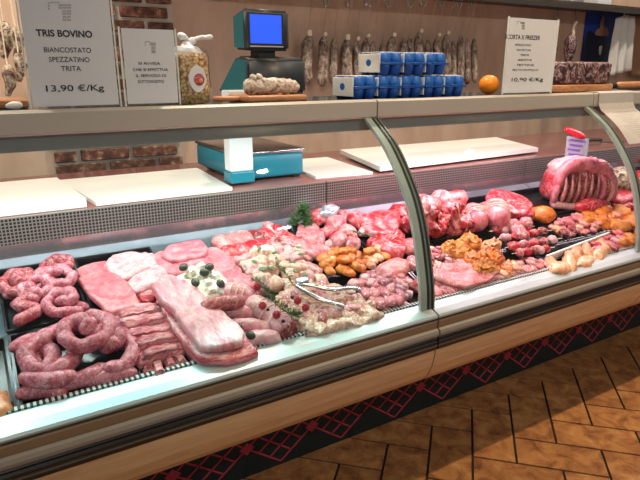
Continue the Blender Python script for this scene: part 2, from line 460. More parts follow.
def text(name, body, w, hgt, mat, parent, c, bold=0):
    """lettering facing -y, centred on c, fitted into w x hgt"""
    cu = bpy.data.curves.new(name, 'FONT'); cu.body = body; cu.size = 1; cu.align_x = 'CENTER'; cu.offset = bold; cu.extrude = .01
    t = bpy.data.objects.new(name+'_tmp', cu); COL.objects.link(t)
    bpy.context.view_layer.update()
    me = bpy.data.meshes.new_from_object(t.evaluated_get(bpy.context.evaluated_depsgraph_get()))
    bpy.data.objects.remove(t)
    xs = [v.co.x for v in me.vertices]; ys = [v.co.y for v in me.vertices]
    sx = w/(max(xs)-min(xs)); sy = hgt/(max(ys)-min(ys)); mx = (max(xs)+min(xs))/2; my = (max(ys)+min(ys))/2
    for v in me.vertices:
        x, y, z = v.co; v.co = ((x-mx)*sx+c[0], c[1]-z*.02, (y-my)*sy+c[2])
    me.materials.clear(); me.materials.append(M[mat]); me.name = name
    o = bpy.data.objects.new(name, me); COL.objects.link(o); o.parent = parent
    return o

# ------------------------------------------------------------------ setting
bm = BM(); box(bm, (-3, -2, -.05), (7, 3.3, -.004)); fl = tag(obj('floor', bm, 'grout', smooth=False), kind='structure')
bm = BM(); w = .16; u0, v0 = .137, .038
def tile(U0, U1, V0, V1):
    g = .0045
    cs = []
    for U, V, a, b in ((U0, V0, g, g), (U1, V0, -g, g), (U1, V1, -g, -g), (U0, V1, g, -g)):
        u = u0+U*w+a; v = v0+V*w+b
        cs.append(((u-v)/2**.5, (u+v)/2**.5))
    if not (-.6 < sum(c[0] for c in cs)/4 < 5.5 and -.2 < sum(c[1] for c in cs)/4 < 2.2): return
    b_ = [bm.verts.new((x, y, -.02)) for x, y in cs]; t_ = [bm.verts.new((x, y, 0)) for x, y in cs]
    bm.faces.new(t_)
    for k in range(4): bm.faces.new((b_[k], b_[(k+1) % 4], t_[(k+1) % 4], t_[k]))
for m in range(-14, 15):
    for i in range(-34, 35):
        a, b = i+2*m, -i+2*m
        tile(10+a, 12+a, -1+b, b); tile(10+a, 11+a, -3+b, -1+b)
tl = obj('floor_tiles', bm, 'terracotta', fl, smooth=False)
WY = 3.0
tag(obj('wall_back', box(BM(), (-3, WY, -.05), (8, WY+.12, 3.0)), 'plaster', smooth=False), kind='structure')
# exposed brick strip in the plaster
bx0, bx1 = .300, .935
bm = BM(); box(bm, (bx0, WY-.012, .3), (bx1, WY+.02, 2.6)); br = tag(obj('trim_1', bm, 'mortar', smooth=False), kind='structure')
bm = BM(); rnd = random.Random(3)
zz = .897-.0675*8; row = 0
while zz < 2.5:
    x = bx0-(.13 if row % 2 else .0)
    while x < bx1:
        a, b = max(x, bx0), min(x+.24, bx1)
        if b-a > .03:
            d = rnd.uniform(0, .006)
            box(bm, (a+.004, WY-.026-d, zz+.006), (b-.008, WY-.005, zz+.058+rnd.uniform(-.004, .003)), .004, 1)
        x += .25
    zz += .0675; row += 1
obj('brickwork', bm, 'brick', br, smooth=False)

# worktop behind the case
bm = BM(); box(bm, (-1.2, 1.885, .945), (4.6, 2.6, .98), .006)
wt = tag(obj('worktop', bm, 'marble'), 'long polished brown worktop running behind the meat cases', 'worktop')

# ------------------------------------------------------------------ display cases
GP = [(1.232, .675), (1.238, .745), (1.259, .837), (1.285, .927), (1.324, 1.014), (1.384, 1.099), (1.449, 1.170), (1.520, 1.222), (1.556, 1.246)]
gcurve = [Vector((0, a, b)) for a, b in GP]
gc = crom(gcurve, 4)
def offs(d, pts=gc):
    out = []
    for i, p in enumerate(pts):
        T = (pts[min(i+1, len(pts)-1)]-pts[max(i-1, 0)]).normalized()
        nrm = Vector((0, -T.z, T.y))          # outward, towards the customer
        out.append(p+nrm*d)
    return out
def ribbon(x0, x1, d0, d1):
    a = offs(d0); b = offs(d1)
    return prism(BM(), [(p.y, p.z) for p in a]+[(p.y, p.z) for p in reversed(b)], x0, x1)
def case(x0, x1, label, post=True, endlattice=True):
    c = empty('display_case', (0, 0, 0), label, 'display case', 'refrigerated meat cases')
    c.location = (x0, 1.5, 0)
    def P(name, prof, mat, a=x0, b=x1, smooth=False):
        o = obj(name, prism(BM(), prof, a, b), mat, c, smooth); o.matrix_parent_inverse = Matrix.Translation((-x0, -1.5, 0)); return o
    def Q(name, bm, mat, smooth=False):
        o = obj(name, bm, mat, c, smooth); o.matrix_parent_inverse = Matrix.Translation((-x0, -1.5, 0)); return o
    P('sill_rail', [(1.278, .684), (1.258, .684), (1.228, .6765), (1.203, .668), (1.198, .662), (1.200, .656), (1.278, .650)], 'rail')
    P('vent_strip', [(1.264, .684), (1.264, .6885), (1.279, .6885), (1.279, .684)], 'vent')
    P('sill_lip', [(1.262, .655), (1.2025, .655), (1.2025, .649), (1.262, .649)], 'trimdark')
    P('front_panel', [(1.201, .649), (1.199, .645), (1.2005, .622), (1.26, .622), (1.26, .649)], 'panel')
    P('trim_strip', [(1.198, .622), (1.191, .618), (1.188, .608), (1.191, .598), (1.198, .594), (1.25, .594), (1.25, .622)], 'strip_grey')
    b = P('bumper', [(1.196, .594), (1.193, .590), (1.198, .582), (1.193, .577), (1.193, .571), (1.200, .564), (1.195, .559), (1.199, .548), (1.25, .548), (1.25, .594)], 'rubber')
    o = obj('bumper_bead', prism(BM(), [(1.1975, .5675), (1.1925, .5665), (1.1925, .5625), (1.1975, .5615)], x0, x1), 'rubber_line', b, False)
    P('lower_panel', [(1.203, .548), (1.206, .52), (1.215, .48), (1.233, .44), (1.258, .410), (1.272, .399), (1.30, .399), (1.30, .548)], 'wood_panel')
    P('underside', [(1.30, .399), (1.62, .363), (1.62, .40), (1.30, .43)], 'dark')
    pl = P('plinth', [(1.59, 0), (1.59, .363), (1.62, .363), (1.62, 0)], 'plinth', x0, x1+.006)
    # crossed red line pattern with solid diamonds on the plinth
    yy = 1.588
    ph = .2655
    k0 = int((x0-1.184)/ph)-1; k1 = int((x1-1.184)/ph)+1
    for k in range(k0, k1+1):
        xc = 1.184+ph*k
        if x0+.05 < xc < x1-.05 and xc > .2 and xc < 3.0:
            q = obj('diamond', prism(BM(), [(xc-.028, .118), (xc, .092), (xc+.028, .118), (xc, .144)], yy-.001, yy+.002, 'y'), 'lattice', pl, False)
    bm = BM()
    def line(p, q):
        (ax, az), (bx_, bz) = p, q
        dx, dz = bx_-ax, bz-az; L = math.hypot(dx, dz); nx, nz_ = -dz/L*.0031, dx/L*.0031
        if max(ax, bx_) <= x0 or min(ax, bx_) >= x1: return
        if ax > bx_: ax, az, bx_, bz = bx_, bz, ax, az
        if ax < x0: az += (bz-az)*(x0-ax)/(bx_-ax); ax = x0
        if bx_ > x1: bz = az+(bz-az)*(x1-ax)/(bx_-ax); bx_ = x1
        dx, dz = bx_-ax, bz-az; L = math.hypot(dx, dz)
        if L < .004: return
        nx, nz_ = -dz/L*.0031, dx/L*.0031
        prism(bm, [(ax+nx, az+nz_), (bx_+nx, bz+nz_), (bx_-nx, bz-nz_), (ax-nx, az-nz_)], yy, yy+.002, 'y')
    for k in range(k0, k1+1):
        xc = 1.184+ph*k; hlf = ph/2; zt, zb = .118, .016
        xm = xc+hlf; s = (zt-zb)/hlf
        line((xc, zt), (xm, zb)); line((xm, zb), (xc+ph, zt))
        # inner crossing lines
        for f in (.34, .67):
            line((xc+hlf*f, zt-(zt-zb)*f), (min(xc+hlf*f+.15, xc+ph), zt-(zt-zb)*f+.15*s))
            line((xc+ph-hlf*f, zt-(zt-zb)*f), (max(xc+ph-hlf*f-.15, xc), zt-(zt-zb)*f+.15*s))
        line((xc, zt), (xc+.13, zt+.13*s)); line((xc+ph, zt), (xc+ph-.13, zt+.13*s))
    obj('lattice_lines', bm, 'lattice', pl, False)
    # inside
    P('deck', [(1.27, deckz(1.27)-.02), (1.27, deckz(1.27)), (1.868, deckz(1.868)), (1.868, deckz(1.868)-.02)], 'deck_steel')
    P('back_plate', [(1.868, deckz(1.868)-.02), (1.868, .897), (1.885, .897), (1.885, deckz(1.868)-.02)], 'backsteel')
    P('air_grille', [(1.870, .897), (1.870, .978), (1.884, .978), (1.884, .897)], 'grille')
    P('back_body', [(1.886, .38), (1.886, .944), (1.93, .944), (1.93, .38)], 'dark')
    # top shelf
    P('shelf_front', [(1.553, 1.246), (1.549, 1.252), (1.549, 1.300), (1.556, 1.3055), (1.60, 1.3055), (1.60, 1.246)], 'alu_shelf')
    P('shelf_top', [(1.60, 1.285), (1.60, 1.303), (1.94, 1.303), (1.94, 1.285)], 'shelf_glass')
    P('lamp_housing', [(1.566, 1.207), (1.566, 1.246), (1.66, 1.246), (1.66, 1.225), (1.60, 1.207)], 'housing')
    g = Q('curved_glass', ribbon(x0+.03, x1-.03, 0, -.006), 'glass', 2)
    # post at the right end: strips of the glass frame
    if post:
        xs = x1-.045
        Q('post_edge', ribbon(xs, xs+.024, .004, -.008), 'trimteal', 2)
        Q('post_channel', ribbon(xs+.024, xs+.034, .001, -.012), 'trimdark', 2)
        Q('post_bead', ribbon(xs+.034, xs+.041, .004, -.010), 'trimmid', 2)
        Q('post_gasket', ribbon(xs+.041, x1+.006, .000, -.012), 'trimdark', 2)
        if x1 < 2:
            Q('post_lip', ribbon(x1+.006, x1+.012, .003, -.010), 'trimmid', 2)
    return c
case(-1.3, 1.150, 'nearest refrigerated meat case, left of the first curved glass post')
case(1.156, 2.312, 'middle refrigerated meat case with the rib roast inside')
case(2.318, 4.40, 'far right refrigerated meat case carrying the hanging paper notice', post=False)

# ------------------------------------------------------------------ worktop things
def boardbox(name, pts, z0, th, mat, label, cat, group=None, sag=None):
    xs = sum(p[0] for p in pts)/4; ys = sum(p[1] for p in pts)/4
    bm = BM()
    n = 12
    def at(u, v):
        a = Vector(pts[0]).lerp(Vector(pts[1]), u); b = Vector(pts[3]).lerp(Vector(pts[2]), u); return a.lerp(b, v)
    T = [[None]*(n+1) for _ in range(n+1)]; B = [[None]*(n+1) for _ in range(n+1)]
    for i in range(n+1):
        for j in range(n+1):
            p = at(i/n, j/n); s = sag(i/n, j/n) if sag else 0
            T[i][j] = bm.verts.new((p.x-xs, p.y-ys, th+s)); B[i][j] = bm.verts.new((p.x-xs, p.y-ys, s))
    for i in range(n):
        for j in range(n):
            bm.faces.new((T[i][j], T[i+1][j], T[i+1][j+1], T[i][j+1])); bm.faces.new((B[i][j], B[i][j+1], B[i+1][j+1], B[i+1][j]))
    for i in range(n):
        bm.faces.new((B[i][0], B[i+1][0], T[i+1][0], T[i][0])); bm.faces.new((B[i+1][n], B[i][n], T[i][n], T[i+1][n]))
        bm.faces.new((B[0][i+1], B[0][i], T[0][i], T[0][i+1])); bm.faces.new((B[n][i], B[n][i+1], T[n][i+1], T[n][i]))
    o = obj(name, bm, mat, smooth=False, loc=(xs, ys, z0)); return tag(o, label, cat, group)
gb = 'white cutting boards on the worktop'
q_ = PZ(340, 152, 1.0)
boardbox('cutting_board', [(-.55, 1.89), (.268, 1.892), (.235, 2.33), (-.55, 2.33)], .981, .03, 'polyboard', 'thick white cutting board at the far left of the worktop', 'cutting board', gb)
boardbox('cutting_board', [(.297, 1.888), (.765, 1.89), (.80, 2.37), (.245, 2.37)], .981, .012, 'polyboard', 'thin white cutting board in front of the brick strip, beside the blue scale', 'cutting board', gb)
boardbox('cutting_board', [(1.14, 1.93), (1.40, 1.90), (1.46, 2.36), (1.20, 2.38)], .981, .010, 'polyboard', 'small white cutting board just right of the blue scale', 'cutting board', gb)
boardbox('cutting_board', [(1.43, 1.89), (2.50, 1.95), (2.69, 2.41), (q_.x, 2.42)], .992, .020, 'polyboard', 'long white cutting board right of the first glass post', 'cutting board', gb)

# weighing scale: base on the worktop, display on a column above the shelf
sc = empty('weighing_scale', (.98, 2.2, .981), 'blue and white weighing scale with a dark screen head on a column', 'scale')
def SP(name, bm, mat, parent=sc, smooth=False):
    o = obj(name, bm, mat, parent, smooth); o.matrix_parent_inverse = Matrix.Translation((-.98, -2.2, -.981)) if parent is sc else Matrix(); return o
SP('base', box(BM(), (.835, 2.0, .992), (1.125, 2.47, 1.085), .012), 'teal', smooth=True)
for x in (.87, 1.10):
    for y in (2.03, 2.39): SP('foot', box(BM(), (x-.015, y-.015, .981), (x+.015, y+.015, .994), .003), 'dark')
SP('platform', box(BM(), (.832, 1.995, 1.085), (1.13, 2.475, 1.100), .005), 'steel', smooth=True)
cl = SP('column', box(BM(), (.790, 1.955, 1.035), (.882, 2.02, 1.33), .006), 'whiteplastic')
SP('column_foot', box(BM(), (.788, 1.950, .992), (.884, 2.03, 1.035), .005), 'teal')
bm = BM(); prism(bm, [(1.962, 1.312), (1.965, 1.44), (2.06, 1.452), (2.25, 1.325), (2.25, 1.312)], .872, 1.12)
bmesh.ops.bevel(bm, geom=bm.edges[:], offset=.012, segments=3, affect='EDGES')
body = SP('printer_body', bm, 'charcoal', smooth=True)
bm = BM(); prism(bm, [(1.972, 1.318), (1.975, 1.432), (2.055, 1.442), (2.235, 1.322)], .868, .8735); obj('side_cheek', bm, 'teal_dark', body, False)
bm = BM(); prism(bm, [(1.958, 1.466), (1.958, 1.604), (1.985, 1.612), (2.085, 1.596), (2.085, 1.474)], .876, 1.046)
bmesh.ops.bevel(bm, geom=bm.edges[:], offset=.01, segments=3, affect='EDGES')
head = SP('display_head', bm, 'charcoal', smooth=True)
bm = BM(); prism(bm, [(1.985, 1.476), (1.985, 1.600), (2.075, 1.588), (2.075, 1.482)], .873, .8775); obj('side_cheek', bm, 'teal_dark', head, False)
SP('neck', box(BM(), (.93, 1.985, 1.44), (1.0, 2.06, 1.47), .004), 'dark')
p0, p1 = PY(249, 14, 1.958), PY(281, 44, 1.958)
bm = BM(); box(bm, (p0.x-.008, 1.9535, p1.z-.008), (p1.x+.008, 1.960, p0.z+.008), .002); bz = obj('bezel', bm, 'dark', head, False)
bm = BM(); box(bm, (p0.x, 1.9515, p1.z), (p1.x, 1.956, p0.z)); obj('screen', bm, 'screen', bz, False)
a, b = PY(250, 45.5, 1.956), PY(283, 47.5, 1.956)
bm = BM(); box(bm, (a.x, 1.953, b.z), (b.x, 1.960, a.z)); obj('key_strip', bm, 'alu', head, False)

# ------------------------------------------------------------------ things on the top shelf
SZ = 1.3035
def sign(px_bl, px_br, px_t, y, label, lines, logo, name='price_sign', extra=None):
    p, q = PY(*px_bl, y), PY(*px_br, y)
    ztop = PY(*px_t, y).z; z0 = SZ if y > 1.60 else 1.306
    x0, x1 = p.x, q.x
    r = empty(name, ((x0+x1)/2, y, z0), label, 'sign', 'printed price signs on the top shelf')
    inv = Matrix.Translation((-(x0+x1)/2, -y, -z0))
    def K(n, bm, m, par=r, sm=False):
        o = obj(n, bm, m, par, sm); o.matrix_parent_inverse = inv if par is r else Matrix(); return o
    pa = K('paper', box(BM(), (x0+.004, y, z0+.008), (x1-.004, y+.0015, ztop)), 'paper')
    h = K('holder', box(BM(), (x0, y+.0025, z0+.002), (x1, y+.005, ztop+.004)), 'plexi')
    K('holder_foot', box(BM(), (x0, y-.012, z0), (x1, y+.05, z0+.003)), 'plexi')
    K('holder_edge', box(BM(), (x0-.003, y-.002, z0+.002), (x0, y+.005, ztop+.004)), 'edge')
    K('holder_edge', box(BM(), (x1, y-.002, z0+.002), (x1+.003, y+.005, ztop+.004)), 'edge')
    for body, (ax, ay, bx_, by), bold, m in lines:
        cy = (ay+by)/2; A, B = PY(ax, cy, y), PY(bx_, cy, y)
        zt, zb = PY((ax+bx_)/2, ay, y).z, PY((ax+bx_)/2, by, y).z
        o = text('lettering', body, B.x-A.x, zt-zb, m, r, ((A.x+B.x)/2, y-.0006, (zt+zb)/2), bold)
        o.matrix_parent_inverse = inv
    # pale grey printed emblem: a dotted square with three short rows
    ax, ay, bx_, by = logo
    bm = BM()
    rr = random.Random(int(ax))
    W = bx_-ax; Hh = by-ay
    def blk(u0_, v0_, u1_, v1_):
        A = PY(ax+W*u0_, ay+Hh*v0_, y); B = PY(ax+W*u1_, ay+Hh*v1_, y)
        box(bm, (A.x, y-.001, B.z), (B.x, y, A.z))
    for k in range(3): blk(0, .02+k*.14, .06, .1+k*.14); blk(.1+k*.13, 0, .2+k*.13, .05)
    for row_, (s, e) in enumerate(((.45, 1), (.6, 1), (.62, .98))):
        n_ = 3 if row_ == 0 else 2
        for k in range(n_):
            a_ = s+(e-s)*k/n_; b_ = s+(e-s)*(k+.78)/n_
            v = .12+row_*.3
            blk(a_, v, a_+.03*1, v+.2); blk(b_-.03, v, b_, v+.2); blk(a_, v, b_, v+.05); blk(a_, v+.15, b_, v+.2)
    K('emblem', bm, 'inkgrey')
    return r
sign((32, 109), (121, 107), (58, -8), 1.615, 'largest plexiglass price sign, TRIS BOVINO, at the left end of the shelf', [
    ('TRIS BOVINO', (36, 30, 92, 37), .026, 'ink'), ('BIANCOSTATO', (44, 47.5, 91, 52.5), 0, 'ink'), ('SPEZZATINO', (49, 57, 89.5, 62), 0, 'ink'),
    ('TRITA', (61, 66, 81, 71), 0, 'ink'), ('13,90 €/Kg', (46, 84.5, 104, 93), .008, 'ink')], (48, 2, 72, 22))
sign((127, 107), (180, 105), (145, 29), 1.615, 'smaller notice without a price, leaning beside the bag of snacks', [
    ('SI AVVISA', (138.5, 62, 160, 64.8), 0, 'ink'), ('CHE SI EFFETTUA', (133, 68.2, 168, 71), 0, 'ink'), ('IL SERVIZIO DI', (136, 74.2, 166, 77), 0, 'ink'),
    ('SOTTOVUOTO', (138, 80, 164, 83), 0, 'ink')], (145, 41, 156, 54), name='notice_sign')
sign((503, 91), (551, 89), (520, 18), 1.615, 'white plexiglass price sign between the orange and the cured meats', [
    ('SCORTA X FREEZER', (505, 35, 540, 39.5), .014, 'ink'), ('SPEZZATINO', (515, 44, 531, 46), 0, 'ink'), ('SALSICCIA', (516.5, 49, 531, 51), 0, 'ink'), ('TRITA', (520, 54, 529, 56), 0, 'ink'),
    ('ARISTA', (517.5, 59, 532, 61), 0, 'ink'), ('FETTINE', (517, 64, 534, 66), 0, 'ink'), ('PETTO DI POLLO', (512.5, 69, 538, 71), 0, 'ink'), ('10,90 €/Kg', (511.5, 77.5, 543, 82.5), .01, 'ink')], (517, 21, 525, 30))

# bag of snacks
bx, by_ = .562, 1.68
bag = empty('snack_bag', (bx, by_, SZ), 'clear bag of small baked snacks with a twisted top', 'bag')
bm = BM()
prof = [(.040, 0), (.056, .004), (.058, .05), (.056, .1), (.057, .128), (.053, .142), (.03, .150)]
lathe(bm, prof, 32)
for v in bm.verts:
    a = math.atan2(v.co.y, v.co.x); r = 1+.12*abs(math.cos(2*a))**2*0; v.co.x *= .98; v.co.y *= .8
    k = 1+.06*nz(v.co, 30, 2); v.co.x *= k; v.co.y *= k
obj('snacks', bm, 'taralli', bag)
bm = BM()
prof = [(.042, .001), (.060, .006), (.062, .05), (.060, .1), (.061, .134), (.054, .152), (.022, .164)]
lathe(bm, prof, 32)
for v in bm.verts:
    v.co.x *= .98; v.co.y *= .8; k = 1+.08*nz(v.co, 40, 5); v.co.x *= k; v.co.y *= k
obj('film', bm, 'film', bag)
bm = BM(); tube(bm, [(0, 0, .146), (.002, 0, .158), (.004, 0, .168), (.014, -.002, .178)], lambda t: .046-.034*min(1, t*1.3), 1, .3, 12); tube(bm, [(.006, 0, .172), (.030, -.005, .184), (.062, -.008, .188)], lambda t: .006+.008*t, 2, .7, 12, fr=70, squash=.55); tube(bm, [(.008, 0, .172), (-.004, 0, .184), (-.016, 0, .190)], lambda t: .006+.008*t, 4, .7, 12, fr=70, squash=.6)
obj('twisted_top', bm, 'whiteplastic', bag)
bm = BM(); slab(oval(.056, .074, .03, 2, 16), .002, 1, 0, bm=bm)
lb = obj('label', bm, 'paper', bag); lb.rotation_euler = (R(90), 0, R(10)); lb.location = (.006, -.0505, .072)
bm = BM(); slab(oval(.034, .034, .02, 2, 16), .0012, 1, 0, bm=bm); e = obj('label_emblem', bm, 'ham', lb); e.location = (.004, -.002, .002)
bm = BM(); slab(oval(.015, .012, .05, 2, 12), .0008, 1, 0, bm=bm); e = obj('label_mark', bm, 'peach', lb); e.location = (.009, -.004, .0035)

# wooden board with a salame in front of the scale
cb = [PY(248, 105, 1.64), PY(308, 104, 1.64)]
x0, x1 = cb[0].x, cb[1].x
bd = empty('serving_board', ((x0+x1)/2, 1.70, SZ), 'wooden paddle board with a handle in front of the scale', 'board')
bm = BM(); box(bm, (-(x1-x0)/2, -.06, 0), ((x1-x0)/2, .10, .020), .006); obj('plank', bm, 'board_wood', bd)
hx = PY(217, 103, 1.70).x
bm = BM(); box(bm, (hx-(x0+x1)/2, .0, .002), (-(x1-x0)/2+.004, .045, .018), .006); obj('handle', bm, 'board_wood', bd)
p = PY(252, 94, 1.68); q = PY(300, 92, 1.68)
sa = empty('salame', (p.x, 1.70, SZ+.0205), 'netted whole salame lying on the wooden paddle board', 'salame')
L = q.x-p.x-.01
bm = BM(); tube(bm, [(.006, 0, .024), (L*.3, .004, .027), (L*.65, -.002, .027), (L, .006, .022)], lambda t: .027-.006*t*t, 3, .32, 16, 8, fr=60); obj('casing', bm, 'salamewhite', sa)
bm = BM(); lump(.012, .012, .014, 3, .4, 60, 2, bm, (.012, -.004, .052), False); lump(.011, .01, .011, 5, .4, 60, 2, bm, (.036, .0, .056), False); obj('tied_end', bm, 'salamewhite', sa)

# egg cartons: five below, three on top
def carton(label):
    c = empty('egg_carton', (0, 0, 0), label, 'egg carton', 'blue egg cartons stacked on the shelf')
    w_, d, h = .102, .155, .066
    def cups(name, mat, prof, z0, flange):
        bm = BM()
        for ix in (-.5, .5):
            for iy in (-1, 0, 1):
                k = len(bm.verts); lathe(bm, [(r_, z_) for r_, z_ in prof], 14)
                bm.verts.ensure_lookup_table()
                for v in bm.verts[k:]: v.co += Vector((ix*.049, iy*.049, z0))
        box(bm, (-.050, -.075, flange[0]), (.050, .075, flange[1]), .002)
        return obj(name, bm, mat, c)
    cups('base', 'egg_blue', [(.013, 0), (.018, .002), (.0235, .022), (.0255, .034)], 0, (.030, .0345))
    cups('lid', 'egg_blue2', [(.0262, 0), (.0245, .014), (.021, .026), (.016, .0305)], .035, (.035, .038))
    obj('lid_panel', box(BM(), (-.034, -.06, .045), (.034, .06, .0655), .005), 'egg_blue2', c)
    b = obj('side_label', box(BM(), (-.0525, -.064, .008), (-.0485, .064, .062), .0015), 'egg_label', c)
    obj('label_oval', slab(oval(.030, .020, 0, 1), .001, 1, 0), 'egg_blue2', b)
    b.children[0].rotation_euler = (R(90), 0, R(-90)); b.children[0].location = (-.0526, 0, .036)
    obj('top_label', box(BM(), (-.040, -.050, .0655), (.040, .066, .0672), .001), 'egg_label', c)
    return c
ex0 = PY(354, 97, 1.63).x
first = carton('blue egg carton, leftmost of the bottom row, its pale label showing')
bl = ['blue egg carton second from the left in the bottom row', 'blue egg carton in the middle of the bottom row', 'blue egg carton fourth from the left in the bottom row', 'blue egg carton at the right end of the bottom row']
tl_ = ['blue egg carton on top of the stack, left end with a pale label', 'blue egg carton on top of the stack, between two others', 'blue egg carton on top of the stack, right end']
STEP = .1035
for i in range(5):
    c = first if i == 0 else copy_tree(first)
    if i: c['label'] = bl[i-1]
    c.location = (ex0+.05+STEP*i, 1.70+random.uniform(-.003, .003), SZ); c.scale.z = 1.16
tx0 = PY(381, 75, 1.63).x
for i in range(3):
    c = copy_tree(first); c['label'] = tl_[i]
    c.location = (tx0+.05+STEP*i, 1.702+random.uniform(-.003, .003), SZ+.079); c.scale.z = 1.16

# orange
p = PY(489, 84, 1.70)
o_ = empty('orange', (p.x, 1.70, SZ), 'whole orange on the shelf left of the white sign', 'orange')
bm = BM(); lump(.042, .042, .039, 2, .03, 8, 3, bm, (0, 0, .039), False); obj('peel', bm, 'orange_fruit', o_)
bm = BM(); lump(.004, .004, .002, 2, .2, 80, 1, bm, (-.006, -.012, .0765), False); obj('stalk_scar', bm, 'leaf', o_)

# board of cured meats
x0, x1 = PY(556, 91, 1.66).x, PY(607, 89, 1.66).x
b2 = tag(obj('serving_board', box(BM(), (-(x1-x0)/2, -.07, 0), ((x1-x0)/2, .11, .034), .006), 'board_wood', loc=((x0+x1)/2, 1.70, SZ)), 'reddish wooden board under the dark cured meats', 'board')
for i, (u, lab) in enumerate(((.0, 'marbled dark cured meat piece, left one on the reddish board'), (.5, 'marbled dark cured meat piece, right one on the reddish board'))):
    o = obj('cured_meat', box(BM(), (0, -.055, 0), ((x1-x0)*.48, .07, .098), .018, 4), 'cured', loc=(x0+.004+(x1-x0)*u, 1.70, SZ+.0345))
    for v in o.data.vertices: v.co += Vector((nz(v.co, 25, i), nz(v.co, 25, i+4), nz(v.co, 25, i+8)*(v.co.z > .02)))*.006
    tag(o, lab, 'cured meat', 'cured meats on the board')

# left end board and its garlic
x = PY(4, 106, 1.70).x
tag(obj('serving_board', box(BM(), (x-.35, 1.70, SZ), (PY(29, 104, 1.70).x, 1.86, SZ+.022), .005), 'board_wood'), 'wooden board at the left end of the shelf behind the large sign', 'board')
p = PY(15, 109, 1.60)
g = empty('garlic_bulb', (p.x, 1.635, SZ), 'small white garlic clove at the left end of the shelf', 'garlic')
obj('clove', tube(BM(), [(-.012, 0, .010), (0, 0, .011), (.014, 0, .012)], lambda t: .0045+.006*math.sin(math.pi*(.15+.7*t)), 2, .2, 10), 'garlic', g)
obj('tip', tube(BM(), [(.012, 0, .013), (.014, 0, .020)], .003, 1, 0, 6), 'cream', g)

# ------------------------------------------------------------------ wall things
WS = 2.74
sh = empty('wall_shelf', (3.2, 2.87, 1.83), 'long dark wooden shelf high on the back wall with hooks below', 'shelf')
inv = Matrix.Translation((-3.2, -2.87, -1.83))
o = obj('plank', box(BM(), (.6, WS, 1.832), (6.8, 2.998, 1.862), .004), 'shelf_wood', sh, False); o.matrix_parent_inverse = inv
o = obj('hook_rail', box(BM(), (.6, 2.722, 1.812), (6.8, 2.745, 1.8318)), 'hook', sh, False); o.matrix_parent_inverse = inv
# double hooks
hk = empty('meat_hook', (0, 2.827, 1.806), 'double steel meat hook hanging empty from the rail', 'hook', 'empty hooks under the wall shelf')
def hookmesh(s):
    P = [(0, 0, .0), (0, 0, -.030), (s*.004, 0, -.048), (s*.014, -.004, -.060), (s*.024, -.006, -.050), (s*.026, -.006, -.036)]
    return tube(BM(), P, .0022, 0, 0, 6, 4)
obj('prong', hookmesh(1), 'hook', hk); obj('prong', hookmesh(-1), 'hook', hk)
hooks_px = [327, 349, 367, 388, 409, 422, 440, 458, 472]
for i, px in enumerate(hooks_px):
    h_ = hk if i == 0 else copy_tree(hk)
    h_.location.x = PY(px, 3, 2.727).x
    h_.location.y = 2.727; h_.location.z = 1.812; h_.scale.z = (1.812-PY(px, 7, 2.727).z)/.060
# hanging salami row: px of axis, top py, bottom py, half width px
row_ = [(308, 36, 84, 5.5), (323, 37, 86, 5), (334, 38, 84, 4), (346, 40, 86, 5.5), (356, 41, 82, 4), (366, 38, 84, 4.5), (373, 41, 84, 3.5), (383, 43, 82, 3.5), (392, 37, 84, 5.5), (404, 38, 84, 4), (410, 36, 84, 4), (419, 33, 84, 5.5), (428, 40, 82, 4), (437, 37, 84, 4.5), (446, 35, 84, 5), (453, 41, 84, 3.5), (461, 36, 84, 4.5), (467, 39, 84, 4), (474, 38, 83, 3.5)]
tagpx = {308: 1, 323: 1, 346: 0, 356: 1, 366: 1, 392: 1, 419: 1, 437: 1, 446: 1}
YW = 2.90
def nth(k): return ['first', 'second', 'third', 'fourth', 'fifth', 'sixth', 'seventh', 'eighth', 'ninth', 'tenth', 'eleventh', 'twelfth', 'thirteenth', 'fourteenth', 'fifteenth', 'sixteenth', 'seventeenth', 'eighteenth', 'nineteenth'][k]
for k, (px, t, b, hw) in enumerate(row_):
    A = PY(px, t, YW); B = PY(px+random.uniform(-1.5, 1.5), b, YW); r = hw*(A.y*1.18)/F
    lab = 'hanging cured salame, %s from the left in the row on the wall' % nth(k)
    s_ = empty('hanging_salame', A, lab, 'salame', 'salami hanging along the wall')
    d = B-A; nr = .45+random.uniform(0, .2)
    bm = BM(); bend = random.uniform(-.006, .006)
    tube(bm, [(0, 0, -.01), (d.x*.3+bend, 0, d.z*.3), (d.x*.7+bend, 0, d.z*.7), (d.x, 0, d.z+.012)], lambda q, r=r: r*(.45+.55*min(1, q*5))*(1 if q < .85 else 1-(q-.85)*2), k, .16, 12, 7, fr=50)
    obj('casing', bm, 'salame', s_)
    obj('string', tube(BM(), [(0, 0, .0), (0, -.01, .05), (0, -.06, 1.832-A.z)], .0016, 0, 0, 5, 3), 'string', s_)
    if px in tagpx:
        bm = BM()
        if k % 3: bmesh.ops.create_cone(bm, segments=8, radius1=.014, radius2=.010, depth=.008, cap_ends=True, matrix=Matrix.Translation((.004, -.022, .014))@Matrix.Rotation(R(90), 4, 'X'))
        else: box(bm, (-.014, -.024, .0), (.012, -.022, .03))
        obj('paper_tag', bm, 'cream', s_, False)
